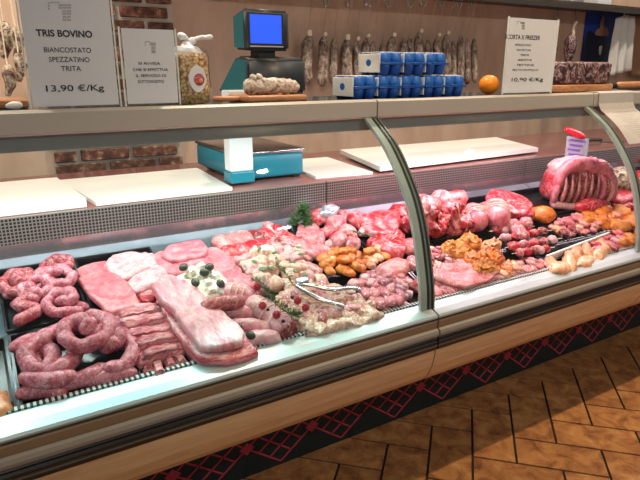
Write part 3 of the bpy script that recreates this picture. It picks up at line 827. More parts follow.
# two netted ones by the cured board
for k, (px, t, b, hw, lab) in enumerate(((553, 42, 66, 5, 'small dark sausage bunch hanging left behind the cured meats'), (571, 40, 66, 7, 'dark netted sausage bunch hanging beside the blue poster'))):
    A = PY(px, t, 2.80); B = PY(px+1, b, 2.80); r = hw*2.8*1.25/F
    s_ = empty('hanging_sausage', A, lab, 'sausage', 'sausages hanging from the shelf')
    bm = BM(); d = B-A
    tube(bm, [(0, 0, 0), (.004, 0, d.z*.5), (0, 0, d.z)], lambda q, r=r: r*(.6+.4*math.sin(math.pi*min(1, q+.25))), k+4, .35, 12, fr=60)
    obj('casing', bm, 'cured', s_)
    bm = BM(); tube(bm, [(0, 0, .0), (.01, -.006, .04), (-.006, -.01, .08), (.006, -.02, .12)], .012, k, .5, 8, fr=90); obj('knotted_twine', bm, 'cream' if k else 'string', s_)
    obj('string', tube(BM(), [(.006, -.02, .12), (.004, 0, 1.832-A.z)], .003, 0, 0, 5, 3), 'hook', s_)
# far-left netted sausages
for k, (px, t, b, hw, lab) in enumerate(((3, 22, 60, 6, 'netted sausage hanging highest at the left edge of the photo'), (15, 26, 62, 4.5, 'netted sausage hanging close against the large sign, upper one'), (7, 64, 98, 5, 'netted sausage hanging lowest at the left edge of the photo'), (18, 52, 84, 4.5, 'netted sausage hanging close against the large sign, lower one'))):
    YY = 2.84-.06*(k % 2)-(.07 if k > 1 else 0)
    A = PY(px, t, YY); B = PY(px+2, b, YY); r = hw*YY*1.1/F
    s_ = empty('netted_sausage', A, lab, 'sausage', 'netted sausages at the left edge')
    d = B-A; bm = BM()
    tube(bm, [(0, 0, -.02), (.004, 0, d.z*.5), (d.x, 0, d.z+.02)], lambda q, r=r: r*(.55+.45*math.sin(math.pi*min(1, q+.2))), k, .18, 12, fr=50); obj('casing', bm, 'netted', s_)
    obj('string', tube(BM(), [(0, 0, .0), (0, .01, .1), (0, .02, 2.3-A.z)], .003, 0, 0, 5, 3), 'cream', s_)
# nail rail the left sausages hang from
tag(obj('hanging_rail', box(BM(), (-.9, 2.73, 2.285), (.5, 2.88, 2.31), .003), 'shelf_wood'), 'wooden hanging rail above the netted sausages', 'rail')

# poster, apron, rolling pin
YP = 2.985
tlp, brp = PY(588, 9, YP), PY(660, 62, YP)
po = empty('poster', (tlp.x, YP, brp.z), 'deep blue poster on the wall behind the white apron', 'poster')
wP, hP = brp.x-tlp.x, tlp.z-brp.z
obj('print', box(BM(), (0, 0, 0), (wP, .012, hP)), 'poster', po, False)
bm = BM(); slab([(x_*1.0, y_*1.0) for x_, y_ in ((0, 0), (.28, 0), (.30, .13), (.24, .19), (.12, .20), (.02, .21))], .002, 1, 0, bm=bm)
o = obj('dark_shape', bm, 'poster_dark', po); o.rotation_euler = (R(90), 0, 0); o.location = (.01, -.0005, .006)
bm = BM(); slab([(0, 0), (.16, .0), (.15, .05), (.10, .07), (.085, .13), (.06, .15), (.045, .10), (.05, .06), (.01, .04)], .003, 1, 0, bm=bm)
o = obj('figure', bm, 'poster_tan', po); o.rotation_euler = (R(90), 0, 0); o.location = (.13, -.003, .20)
o = obj('white_mark', slab([(0, 0), (.02, -.01), (.03, .05), (.01, .06), (-.01, .05)], .002, 1, 0), 'whiteplastic', po); o.rotation_euler = (R(90), 0, 0); o.location = (.21, -.0035, .06)
def drape(name, pts_top, pts_bot, y, mat, folds, amp, parent=None, thick=.004):
    bm = BM(); nx, ny = 40, 16; G = []
    for side in (0, 1):
        g = []
        for j in range(ny+1):
            t = j/ny; a = pts_top[0].lerp(pts_bot[0], t); b = pts_top[1].lerp(pts_bot[1], t); r_ = []
            for i in range(nx+1):
                u = i/nx; p = a.lerp(b, u)
                f = math.sin(u*folds*2*math.pi+t*1.5)*amp*(.4+.6*t)+.01*nz(p, 8, 3)
                r_.append(bm.verts.new((p.x+.006*math.sin(t*9+u*5), y-amp*1.3+f+side*thick, p.z+(.02*math.sin(u*3.1) if t < .2 else 0))))
            g.append(r_)
        G.append(g)
    for g in G:
        for j in range(ny):
            for i in range(nx): bm.faces.new((g[j][i], g[j][i+1], g[j+1][i+1], g[j+1][i]))
    for j in range(ny):
        for i in (0, nx): bm.faces.new((G[0][j][i], G[1][j][i], G[1][j+1][i], G[0][j+1][i]))
    for i in range(nx):
        for j in (0, ny): bm.faces.new((G[0][j][i], G[1][j][i], G[1][j][i+1], G[0][j][i+1]))
    return obj(name, bm, mat, parent)
yA = 2.86
ap = empty('apron', PY(618, 20, yA), 'white cloth apron hanging from the wall shelf, right of the poster', 'apron')
inv = Matrix.Translation(-ap.location)
o = drape('cloth', [PY(612, 19, yA), PY(632, 17, yA)], [PY(605, 76, yA), PY(629, 70, yA)], yA, 'cloth', 3, .022, ap); o.matrix_parent_inverse = inv
a = PY(622, 18, yA)
o = obj('strap', tube(BM(), [(a.x-.03, yA-.03, a.z), (a.x, yA-.02, a.z+.06), (a.x+.02, yA-.02, 1.832)], .005, 0, 0, 6), 'cloth', ap); o.matrix_parent_inverse = inv
ak = empty('kraft_apron', PY(640, 30, 2.95), 'brown cloth hanging on the wall right of the white apron', 'cloth')
inv = Matrix.Translation(-ak.location)
o = drape('cloth', [PY(630, 16, 2.95), PY(660, 20, 2.95)], [PY(630, 76, 2.95), PY(662, 76, 2.95)], 2.95, 'kraft', 2, .02, ak); o.matrix_parent_inverse = inv
p = PY(615, 82, 1.75)
kb = empty('rolling_pin', (p.x, 1.75, SZ), 'wooden rolling pin with a black end at the right end of the shelf', 'rolling pin')
obj('handle', tube(BM(), [(-.03, 0, .021), (.0, 0, .021)], .015, 0, 0, 12, 3), 'dark', kb)
obj('roller', tube(BM(), [(.035, 0, .021), (.4, .02, .021)], .019, 0, 0, 12, 3), 'board_wood', kb)
# things on the wall shelf
for k, (px, wpx, hh, mat_, nm, lab) in enumerate(((597, 11, .10, 'whiteplastic', 'box', 'white box standing on the high wall shelf'), (572, 10, .06, 'foil', 'tin', 'grey tin on the high wall shelf above the hanging sausages'))):
    p = PY(px, 6, 2.86); w_ = wpx*.0075
    if nm == 'box':
        bb = empty('storage_box', (p.x, 2.86, 1.8625), lab, 'box'); obj('tub', box(BM(), (-w_, -.06, 0), (w_, .06, hh), .004), mat_, bb); obj('lid', box(BM(), (-w_-.004, -.064, hh), (w_+.004, .064, hh+.015), .004), mat_, bb)
    else:
        bb = empty('tin', (p.x, 2.86, 1.8625), lab, 'tin'); obj('can', lathe(BM(), [(w_*.9, 0), (w_, .004), (w_, hh), (w_*.94, hh+.004)]), mat_, bb)

# paper notice hanging over the far glass
xa, xb = 2.345, PY(631, 91, 1.55).x
cu = offs(.004)[14:]; cu.reverse()
top = [Vector((0, 1.62, 1.3075)), Vector((0, 1.56, 1.3085)), Vector((0, 1.546, 1.302)), Vector((0, 1.545, 1.26))]
cu = top+[p for p in cu if 1.09 < p.z < 1.235]
bm = BM(); prism(bm, [(p.y, p.z) for p in cu]+[(p.y-.0012, p.z-.0006) if p.z < 1.3 else (p.y, p.z+.001) for p in reversed(cu)], xa, xb+.02)
nt = tag(obj('paper_notice', bm, 'notice', smooth=False), 'grey printed paper sheet hanging over the far right glass', 'notice')
exec_lines = BM()
for k in range(5, len(cu)-2):
    for j in range(2):
        p = cu[k].lerp(cu[k+1], .2+.5*j); q = cu[k].lerp(cu[k+1], .34+.5*j)
        prism(exec_lines, [(p.y-.0016, p.z-.0008), (q.y-.0016, q.z-.0008), (q.y-.0011, q.z-.0005), (p.y-.0011, p.z-.0005)], xa+.05+.02*((k*7+j*3) % 3), xb-.03-.025*((k*5+j) % 3))
obj('printed_rows', exec_lines, 'inkgrey', nt, False)
# ------------------------------------------------------------------ trays
def tray(name, x0, x1, y0, y1, label, mat='black_tray', hgt=.028):
    wx, wy = x1-x0, (y1-y0)/math.cos(SLA)
    bm = BM(); t = .004
    def ringv(i, z, f=0): return [bm.verts.new(p) for p in ((i, i, z), (wx-i, i, z), (wx-i, wy-i, z), (i, wy-i, z))]
    rs = [ringv(.010, 0), ringv(.0, hgt), ringv(.006, hgt), ringv(.013, .004)]
    for a, b in zip(rs, rs[1:]):
        for k in range(4): bm.faces.new((a[k], a[(k+1) % 4], b[(k+1) % 4], b[k]))
    bm.faces.new(rs[0][::-1]); bm.faces.new(rs[-1])
    o = obj(name, bm, mat, smooth=False); ondeck(o, x0, y0, .001); return tag(o, label, 'tray', 'meat trays in the case')
TB = .006
tray('meat_tray', -.30, -.012, 1.281, 1.515, 'black tray cut by the lower left edge of the photo')
tray('meat_tray', -.012, .190, 1.53, 1.785, 'black tray holding the thin sausage coils at the back left')
tray('meat_tray', -.008, .258, 1.281, 1.518, 'black tray holding the thick sausage coil at the front left')
tray('meat_tray', .196, .425, 1.525, 1.785, 'black tray under the smooth pink cutlets')
tray('meat_tray', .265, .405, 1.281, 1.515, 'black tray under the striped pork strips')
tray('meat_tray', .64, .93, 1.49, 1.785, 'black tray under the red patties and chicken rolls')
tray('meat_tray', .945, 1.135, 1.475, 1.785, 'black tray under the veal and the orange chunks')
tray('meat_tray', .745, 1.005, 1.281, 1.484, 'black tray under the minced meat and tongs')
tray('meat_tray', 1.012, 1.21, 1.281, 1.468, 'black tray of diced pink meat left of the first post')
tray('meat_tray', 1.215, 1.79, 1.281, 1.425, 'black tray of pink trimmings just right of the first post')
tray('meat_tray', 1.795, 2.42, 1.281, 1.395, 'black tray under the peach fillets by the front rail')
tray('meat_tray', 1.145, 1.41, 1.48, 1.785, 'black tray under the red slabs by the first post')
tray('meat_tray', 1.215, 1.40, 1.43, 1.475, 'black tray under the mottled scraps by the first post')
tray('meat_tray', 1.40, 1.73, 1.43, 1.56, 'black tray under the breaded golden pieces')
tray('meat_tray', 1.75, 2.03, 1.40, 1.56, 'black tray under the meat skewers')
tray('meat_tray', 2.04, 2.30, 1.40, 1.56, 'black tray holding the pale diced meat')
tray('meat_tray', 2.31, 2.62, 1.40, 1.56, 'black tray under the orange chicken at the right')
tray('meat_tray', 2.10, 2.62, 1.575, 1.785, 'black tray under the rib roast')
tray('meat_tray', 2.63, 3.05, 1.50, 1.785, 'black tray beyond the right glass post')
tray('meat_tray', 1.42, 2.09, 1.575, 1.785, 'black tray under the big red cuts and round slices')

# ------------------------------------------------------------------ sausages
def spiral(cx, cy, r0, r1, turns, h0, h1, seed=0, n=26, a0=0):
    out = []
    for i in range(n):
        t = i/(n-1); a = a0+2*math.pi*turns*t; r = r0+(r1-r0)*t
        out.append((cx+r*math.cos(a)*(1+.08*math.sin(3*a+seed)), cy+r*math.sin(a), h0+(h1-h0)*t+.004*math.sin(5*a+seed)))
    return out
def coil(name, x, y, P, r, mat, label, group, seed=0):
    o = obj(name, tube(BM(), P, r, seed, .13, 12, 4, fr=35), mat); ondeck(o, x, y, TB); return tag(o, label, 'sausage', group)
GS = 'thick sausages in the front left tray'
coil('sausage_coil', .150, 1.425, spiral(0, 0, .014, .072, 1.25, .088, .066, 1, a0=-.6), .0190, 'sausage', 'thick sausage coil spiralling on top of the front left tray', GS, 1)
coil('sausage_coil', .128, 1.405, spiral(0, 0, .090, .098, .80, .026, .030, 2, a0=.2), .0215, 'sausage', 'thick sausage bent in a big ring under the top coil', GS, 2)
def saus(pts, r, mat, label, grp, seed): return tube_px('sausage', pts, lambda t: r*(.8+.2*math.sin(math.pi*t)), mat, label, 'sausage', grp, seed, .12)
saus([(22, 352, .03), (40, 343, .045), (52, 352, .05), (44, 368, .045), (28, 366, .03)], .020, 'sausage', 'thick sausage curled at the left side of the front left tray', GS, 3)
saus([(22, 392, .026), (40, 388, .026), (60, 391, .026)], .021, 'sausage', 'short sausage end lying at the front left corner of the tray', GS, 4)
saus([(80, 379, .03), (104, 375, .03), (130, 371, .028)], .021, 'sausage', 'straight sausage at the front right corner of the front left tray', GS, 5)
saus([(24, 374, .05), (48, 376, .055), (70, 372, .05)], .020, 'sausage', 'sausage lying across the middle of the front left tray', GS, 6)
saus([(122, 330, .04), (132, 345, .04), (124, 362, .04), (108, 364, .05)], .021, 'sausage', 'sausage curving round the right side of the front left tray', GS, 7)
saus([(72, 322, .035), (92, 315, .04), (104, 325, .035)], .020, 'sausage', 'sausage bend at the back of the front left tray', GS, 8)
saus([(14, 345, .03), (30, 338, .03), (44, 336, .03)], .018, 'sausage', 'sausage end at the back left corner of the front left tray', GS, 9)
coil('sausage_coil', .070, 1.395, spiral(0, 0, .046, .058, .75, .056, .044, 7, a0=1.6), .0205, 'sausage', 'thick sausage loop at the left under the top coil', GS, 21)
coil('sausage_coil', .205, 1.40, spiral(0, 0, .020, .034, .8, .050, .060, 8, a0=4.4), .020, 'sausage', 'thick sausage arch at the right of the top coil', GS, 22)
GT = 'thin sausages in the back left tray'
coil('sausage_coil', .045, 1.695, spiral(0, 0, .006, .058, 1.7, .056, .034, 4, a0=2), .0155, 'sausage_dark', 'thin dark red sausage coil at the back left', GT, 11)
coil('sausage_coil', .150, 1.735, spiral(0, 0, .012, .038, 1.5, .055, .040, 5, a0=0), .0145, 'sausage_dark', 'small thin sausage loop at the back of the tray', GT, 12)
def wig(seed, cx, cy, sx, sy, n, h):
    rnd = random.Random(seed); P = []
    for i in range(n):
        t = i/(n-1)
        P.append((cx+sx*(2*(i % 2)-1)*(.8+.3*rnd.random()), cy+sy*(1-2*t), h+.012*rnd.random()))
    return P
coil('sausage_coil', .130, 1.665, spiral(0, 0, .014, .056, 1.3, .066, .046, 9, a0=1), .0150, 'sausage', 'thin pale sausage coil beside the pink cutlets', GT, 13)
coil('sausage_coil', .135, 1.580, spiral(0, 0, .014, .052, 1.2, .056, .040, 10, a0=4), .0150, 'sausage', 'thin pale sausage coil at the front right of the back tray', GT, 17)
coil('sausage_coil', .050, 1.595, wig(5, 0, 0, .025, .060, 5, .036), .0165, 'sausage_dark', 'thin sausage folded in the front left of the back tray', GT, 14)
coil('sausage_coil', .100, 1.615, [(-.09, .05, .03), (-.02, .03, .022), (.04, -.02, .022), (.08, -.06, .025)], .016, 'sausage', 'thin sausage lying straight under the folded ones', GT, 15)
coil('sausage_coil', .085, 1.640, spiral(0, 0, .020, .045, 1.2, .055, .045, 6, a0=3), .0155, 'sausage', 'thin sausage ring in the middle of the back left tray', GT, 16)
o = obj('poultry_piece', lump(.04, .045, .03, 5, .35), 'peach'); px_on(o, -9, 404, TB, .03); tag(o, 'pale piece of poultry cut by the left edge of the photo', 'chicken')
o = obj('poultry_piece', lump(.05, .06, .04, 8, .25), 'chicken'); ondeck(o, -.12, 1.42, TB); tag(o, 'pale poultry piece further left, outside the sausage trays', 'chicken')

# ------------------------------------------------------------------ cutlets, fat slabs, belly
GC = 'pink cutlets fanned beside the thin sausages'
slab_px('pork_cutlet', [(76, 267), (104, 258), (122, 262), (124, 276), (104, 284), (88, 280)], TB+.004, .022, 'cutlet', 'pink pork cutlet at the back of the fan beside the thin sausages', 'cutlet', GC, 1)
slab_px('pork_cutlet', [(78, 276), (104, 269), (126, 278), (122, 293), (104, 300), (92, 294)], TB+.020, .022, 'cutlet', 'pink pork cutlet in the middle of the fan', 'cutlet', GC, 2)
slab_px('pork_cutlet', [(87, 286), (122, 276), (139, 300), (134, 306), (110, 311), (100, 302)], TB+.034, .024, 'cutlet', 'smooth pink pork cutlet at the front of the fan', 'cutlet', GC, 3, .06)
GF = 'white fatty slabs'
slab_px('fat_slab', [(106, 254), (126, 249), (150, 250), (157, 258), (150, 266), (132, 272), (112, 276), (107, 266)], TB+.01, .035, 'fat', 'white fatty pork slab at the back, behind the cutlets', 'fat slab', GF, 4, .25)
slab_px('fat_slab', [(124, 280), (140, 268), (160, 264), (166, 276), (152, 284), (130, 290)], TB+.02, .03, 'fat', 'white fatty pork slab right of the front cutlet', 'fat slab', GF, 5, .25)
slab_px('pork_piece', [(133, 292), (148, 285), (158, 288), (156, 302), (140, 304)], TB+.01, .03, 'redfat', 'small red piece behind the striped pork strips', 'pork piece', None, 6)
slab_px('pork_piece', [(152, 252), (170, 247), (178, 258), (170, 268), (156, 266)], TB+.01, .028, 'pork', 'pink pork piece at the back right of the white fatty slabs', 'pork piece', None, 6)
GR = 'striped pork strips in the front tray'
strips = [((111, 310), (160, 303), 14), ((113, 321), (168, 311), 13), ((118, 331), (172, 320), 13), ((127, 341), (177, 330), 13), ((136, 352), (180, 340), 12)]
for i, (a, b, w_) in enumerate(strips):
    slab_px('pork_strip', [(a[0], a[1]-4), ((a[0]+b[0])/2, (a[1]+b[1])/2-6), (b[0], b[1]-4), (b[0]+3, b[1]+4), ((a[0]+b[0])/2, (a[1]+b[1])/2+6), (a[0]+2, a[1]+6)], TB+.002+.004*(4-i)*.3, .046, 'ribs', 'striped pork rib strip, %s from the back of the front tray' % nth(i), 'pork strip', GR, 20+i, .12)
for i, (px, py) in enumerate(((147, 361), (157, 365), (168, 358), (177, 354))):
    o = obj('pork_strip', slab(rect(.026, .055, .1, i), .034, i, .15), 'ribs'); px_on(o, px, py, TB, .03, 8*i-10)
    tag(o, 'short pork rib end at the very front, %s from the left' % nth(i), 'pork strip', GR)
# big folded belly slabs
arch = lambda x, y: -.10*max(0, -(y+.06))**1*1.0
GBs = 'stacked pork belly slabs'
slab_px('belly_slab', [(158, 296), (166, 298), (204, 342), (256, 344), (258, 356), (208, 364), (186, 350), (160, 308)], TB, .028, 'layer', 'lowest pork belly slab of the stack, pink streaked', 'belly slab', GBs, 31, .1)
slab_px('belly_slab', [(156, 292), (180, 286), (206, 306), (250, 338), (252, 352), (206, 358), (182, 340), (158, 302)], TB+.024, .032, 'layer', 'middle pork belly slab of the stack, streaked pink and white', 'belly slab', GBs, 32, .1)
slab_px('belly_slab', [(152, 280), (166, 271), (188, 280), (212, 300), (238, 322), (243, 336), (232, 343), (204, 344), (190, 332), (170, 306), (157, 294)], TB+.054, .028, 'belly', 'big white and pink pork belly slab on top of the stack', 'belly slab', GBs, 33, .1)
# back pork slices
GP2 = 'pale pink pork slices at the back'
for i, (pts, h) in enumerate(((((160, 250), (176, 240), (200, 238), (207, 248), (196, 256), (172, 258)), .03), (((150, 262), (166, 254), (190, 258), (188, 270), (164, 272)), .012), (((196, 246), (216, 244), (234, 256), (232, 268), (212, 272), (200, 262)), .016),
        (((206, 262), (226, 256), (242, 268), (238, 280), (220, 280), (208, 274)), .014), (((225, 270), (244, 270), (258, 280), (250, 288), (234, 286)), .01), (((172, 254), (190, 248), (206, 254), (200, 264), (182, 266)), .018))):
    slab_px('pork_slice', pts, TB+h, .026, 'pork', ['domed pale pink pork slice at the very back', 'pale pink pork slice left of the olives', 'large pale pork slice behind the cheese cubes', 'pale pink pork slice just right of the olives', 'narrow pale pork slice pointing to the raspberries', 'pale pork slice under the domed one'][i], 'pork slice', GP2, 40+i, .2)
# cheese and olives
slab_px('cheese_bed', [(174, 276), (190, 264), (212, 266), (228, 280), (226, 292), (200, 298), (180, 292)], TB+.012, .03, 'white', 'white cheese layer under the cubes and olives', 'cheese', None, 77, .2)
for i, (px, py) in enumerate(((180, 278), (190, 270), (200, 274), (207, 280), (214, 274), (192, 287), (210, 288), (222, 288), (183, 288), (201, 264))):
    o = obj('cheese_cube', slab(rect(.026, .024, .12, i), .022, i, .08), 'white'); px_on(o, px, py, TB+.035, .02, 31*i)
    tag(o, 'white cheese cube in the cluster among the olives', 'cheese', 'cheese cubes among the olives')
def olive_at(px, py, h, lab, rz=0):
    o = empty('olive', (0, 0, 0), lab, 'olive', 'dark olives'); px_on(o, px, py, h, .01, rz)
    obj('flesh', lump(.0155, .0125, .0125, px, .12, 20, 2, base=False, c=(0, 0, .010)), 'olive', o)
    obj('pit_hole', lump(.003, .004, .004, 1, .05, 20, 1, base=False, c=(.0118, 0, .011)), 'dark', o)
for px, py, lab in ((183, 267, 'dark olive at the back left of the cheese cubes'), (209, 267, 'dark olive at the back right of the cheese cubes'), (195, 282, 'dark olive in the middle of the cheese cubes'), (220, 283, 'dark olive at the right of the cheese cubes'), (204, 272, 'small dark olive behind the middle one'), (237, 327, 'dark olive on the second white roll'), (250, 335, 'dark olive on the front white roll')):
    olive_at(px, py, TB+.055 if py < 300 else TB+.045, lab, px*7)
# ham roll and white rolls
tube_px('ham_slice', [(202, 303, .075), (218, 299, .08), (236, 297, .075)], lambda t: .019+.004*math.sin(3*t), 'ham', 'brownish pink cooked ham roll on top of the belly slab', 'ham', None, 3, .2)
for i, (a, b) in enumerate((((214, 312), (246, 312)), ((224, 326), (262, 326)), ((240, 340), (272, 336)))):
    tube_px('white_roll', [(a[0], a[1], .035), ((a[0]+b[0])/2, (a[1]+b[1])/2-3, .042), (b[0], b[1], .035)], .022, 'fat', 'pale filled roll with an olive, %s from the back beside the belly slab' % nth(i), 'roll', 'pale filled rolls', 50+i, .15)
    o = obj('filling', slab(oval(.028, .012, .2, i), .006, i, .1), 'bone'); px_on(o, (a[0]*.5+b[0]*.5), (a[1]+b[1])/2-2, .055, .005, 20)
    tag(o, 'brown filling strip on the pale roll, %s from the back' % nth(i), 'filling', 'filling strips')
# rolled roasts
def roast(a, b, r, label, seed):
    A = DK(a[0], a[1], r+TB); B = DK(b[0], b[1], r+TB)
    v = Vector((B[0]-A[0], (B[1]-A[1])/math.cos(SLA), 0)); L = v.length
    e = empty('rolled_roast', (0, 0, 0), label, 'roast', 'rolled roasts with raspberries'); ondeck(e, A[0], A[1], TB, math.atan2(v.y, v.x))
    obj('fat_wrap', tube(BM(), [(0, 0, r), (L*.3, 0, r), (L*.7, .004, r), (L, 0, r)], lambda t: r*(1-.08*(2*t-1)**2), seed, .12, 20, 6), 'fat', e)
    bm = BM(); lump(.012, r*.93, r*.93, seed, .08, 30, 3, bm, (L+r*.80, 0, r), False); obj('cut_face', bm, 'darkred', e)
    for k in range(3):
        t = L*(.2+.3*k); P = [(t, r*1.02*math.cos(q), r+r*1.03*math.sin(q)) for q in [math.pi*j/10 for j in range(11)]]
        obj('twine', tube(BM(), P, .0018, 0, 0, 5, 2), 'cream', e)
roast((226, 291), (246, 296), .034, 'rolled roast with dark cut end, behind the front one', 1)
roast((254, 303), (280, 324), .036, 'front rolled roast with dark red cut end by the glass', 2)
roast((296, 300), (306, 318), .026, 'small rolled roast end right of the front roast', 3)
for i, (px, py, lab) in enumerate(((257, 286, 'raspberry at the back, above the rosemary sprig'), (262, 305, 'raspberry on the left end of the front roast'), (276, 314, 'raspberry on the middle of the front roast'), (305, 307, 'raspberry right of the rosemary sprig'), (297, 300, 'raspberry half hidden beside the chicken rolls'))):
    e = empty('raspberry', (0, 0, 0), lab, 'raspberry', 'raspberries on the roasts'); px_on(e, px, py, TB+.066, .01)
    bm = BM()
    for k in range(26):
        z = 1-2*(k+.5)/26; a = k*2.4; q = math.sqrt(1-z*z)
        bmesh.ops.create_icosphere(bm, subdivisions=1, radius=.0042, matrix=Matrix.Translation((.0085*q*math.cos(a), .0085*q*math.sin(a), .010+.009*z)))
    obj('drupelets', bm, 'berry', e)
    bm = BM(); bmesh.ops.create_cone(bm, segments=8, radius1=.004, radius2=.002, depth=.003, cap_ends=True, matrix=Matrix.Translation((0, 0, .0195))); obj('core_hole', bm, 'darkred', e)
for i, (px, py) in enumerate(((283, 320), (268, 309), (271, 296), (292, 296), (286, 305), (300, 312))):
    o = obj('blueberry', lump(.006, .006, .0055, i, .03, 20, 2), 'blueberry'); px_on(o, px, py, TB+.066, .006)
    tag(o, 'tiny dark berry scattered among the rosemary and raspberries', 'berry', 'dark berries on the roasts')
def sprig(pts, label, n=60, ln=.020, seed=0, spread=1.0, wid=.0011):
    W = [DK(p[0], p[1], p[2])+(p[2],) for p in pts]; x0, y0 = W[0][0], W[0][1]
    P = crom([(x-x0, (y-y0)/math.cos(SLA), h) for x, y, h in W], 10)
    e = empty('rosemary_sprig', (0, 0, 0), label, 'rosemary', 'rosemary sprigs'); ondeck(e, x0, y0, 0)
    obj('stem', tube(BM(), P, .0016, 0, 0, 6, straight=True), 'stem', e)
    rnd = random.Random(seed); bm = BM()
    for k in range(n):
        p = P[int(rnd.random()*(len(P)-1))]
        d = Vector((rnd.uniform(-1, 1), rnd.uniform(-1, 1), rnd.uniform(-.1, 1)*spread)).normalized()*ln*rnd.uniform(.6, 1.2)
        s = d.cross(Vector((rnd.random(), rnd.random(), rnd.random()))).normalized()*wid; u = d.cross(s).normalized()*wid*.5
        m = p+d*.5; q = p+d
        vs = [bm.verts.new(p), bm.verts.new(m+s), bm.verts.new(m+u), bm.verts.new(m-s), bm.verts.new(m-u), bm.verts.new(q)]
        for a in range(4):
            bm.faces.new((vs[0], vs[1+a], vs[1+(a+1) % 4])); bm.faces.new((vs[5], vs[1+(a+1) % 4], vs[1+a]))
    obj('needles', bm, 'leaf', e, False)
sprig([(262, 284, .08), (270, 298, .09), (284, 308, .085), (294, 312, .075)], 'rosemary sprig lying across the rolled roasts', 150, .024, 1, 1, .0018)
sprig([(250, 276, .07), (258, 282, .08), (266, 292, .08)], 'short rosemary tip behind the raspberry', 80, .02, 2, 1, .0018)
sprig([(272, 262, .07), (282, 270, .075), (290, 282, .07)], 'rosemary sprig lying on the pale chicken rolls', 70, .02, 6, 1, .0018)
sprig([(292, 224, .03), (298, 214, .05), (302, 205, .075)], 'bushy rosemary bunch standing at the back in front of the grille', 220, .036, 3, wid=.003)
sprig([(306, 226, .03), (303, 216, .05), (299, 208, .07)], 'second rosemary branch leaning against the bushy bunch', 180, .036, 4, wid=.003)

# ------------------------------------------------------------------ chicken rolls, patties
GV = 'pale chicken rolls with herbs'
cr = [(258, 270), (248, 263), (270, 262), (280, 250), (292, 268), (306, 270), (266, 282), (288, 283), (296, 249), (243, 258), (254, 252), (262, 262), (252, 268), (268, 250), (276, 258), (286, 252), (270, 270), (284, 266), (296, 256), (300, 266), (290, 276), (312, 270), (262, 276), (276, 282), (306, 278), (318, 278)]
base = None
for i, (px, py) in enumerate(cr):
    e = empty('chicken_roll', (0, 0, 0), 'pale chicken roll with a herb leaf in the pile right of the roasts', 'chicken roll', GV); px_on(e, px, py, TB+.012, .025, 40*i)
    obj('flesh', lump(.031, .026, .026, i+60, .5, 36), 'chicken' if i % 3 else 'bone', e)
    if i % 2 == 0: obj('herb_leaf', slab(oval(.022, .012, .2, i), .003, i, .1), 'leaf', e).location = (.004, -.012, .044)
GB2 = 'red meat patties at the back'
for i, (px, py, m_, lab) in enumerate(((230, 252, 'red', 'bright red patty at the left of the front row'), (241, 250, 'red', 'bright red patty second in the front row'), (252, 247, 'red', 'bright red patty third in the front row'), (262, 246, 'red', 'bright red patty near the right of the front row'), (281, 243, 'darkred', 'dark red patty at the right end of the rows'),
        (222, 242, 'pinkpale', 'pale pink patty at the left of the back row'), (233, 239, 'pinkpale', 'pale pink patty second in the back row'), (244, 237, 'pinkpale', 'pale pink patty third in the back row'), (255, 236, 'darkred', 'dark red patty in the back row'), (266, 234, 'red', 'bright red patty in the back row'), (276, 231, 'red', 'bright red patty at the right of the back row'), (287, 238, 'red', 'red patty closest to the veal strips'))):
    o = obj('meat_patty', lump(.034, .043, .026, i, .12, 18), m_); px_on(o, px, py, TB+.006, .02, 12); tag(o, lab, 'patty', GB2)

# ------------------------------------------------------------------ minced meat, tongs
slab_px('minced_meat', [(268, 300), (284, 285), (316, 278), (345, 286), (372, 300), (383, 310), (366, 317), (340, 324), (312, 330), (296, 322)], TB, .045, 'mince', 'spread mound of pale minced meat under the tongs', 'minced meat', None, 71, .22, fr=45)['kind'] = 'stuff'
tg = empty('tongs', (0, 0, 0), 'steel serving tongs lying open on the minced meat', 'tongs'); px_on(tg, 297, 282, TB+.06, .02)
T0 = DK(296, 281, TB+.08)
def TP(px, py, h=.075):
    x, y = DK(px, py, TB+h); return (x-tg.location.x, (y-tg.location.y)/math.cos(SLA), h-.06)
def arm(pts, w0):
    bm = BM(); P = crom([TP(*p) for p in pts], 6); n = len(P)
    rows = []
    for i, p in enumerate(P):
        T = (P[min(i+1, n-1)]-P[max(i-1, 0)]).normalized(); s = T.cross(Vector((0, 0, 1))).normalized()
        t = i/(n-1); w_ = w0*(.7+.5*math.sin(math.pi*min(1, t*.9+.1))) if t < .75 else w0*(1.0+.5*(t-.75)*4)
        rows.append([bm.verts.new(p+s*w_), bm.verts.new(p+Vector((0, 0, .003))+s*w_*.5), bm.verts.new(p+Vector((0, 0, .003))-s*w_*.5), bm.verts.new(p-s*w_), bm.verts.new(p-Vector((0, 0, .0015)))])
    for a, b in zip(rows, rows[1:]):
        for k in range(5): bm.faces.new((a[k], a[(k+1) % 5], b[(k+1) % 5], b[k]))
    bm.faces.new(rows[0][::-1]); bm.faces.new(rows[-1]); return bm
obj('arm', arm([(295, 283, .085), (312, 284, .085), (330, 288, .08), (350, 287, .075), (360, 289, .07)], .0095), 'steel', tg)
obj('arm', arm([(295, 284, .085), (306, 291, .085), (322, 299, .08), (336, 303, .072), (344, 306, .066)], .0095), 'steel', tg)
bm = BM(); box(bm, (-.02, -.012, .017), (.02, .012, .034), .005); sg = obj('spring_cap', bm, 'foil', tg); sg.location = Vector(TP(301, 283, .075)); sg.location.z = 0

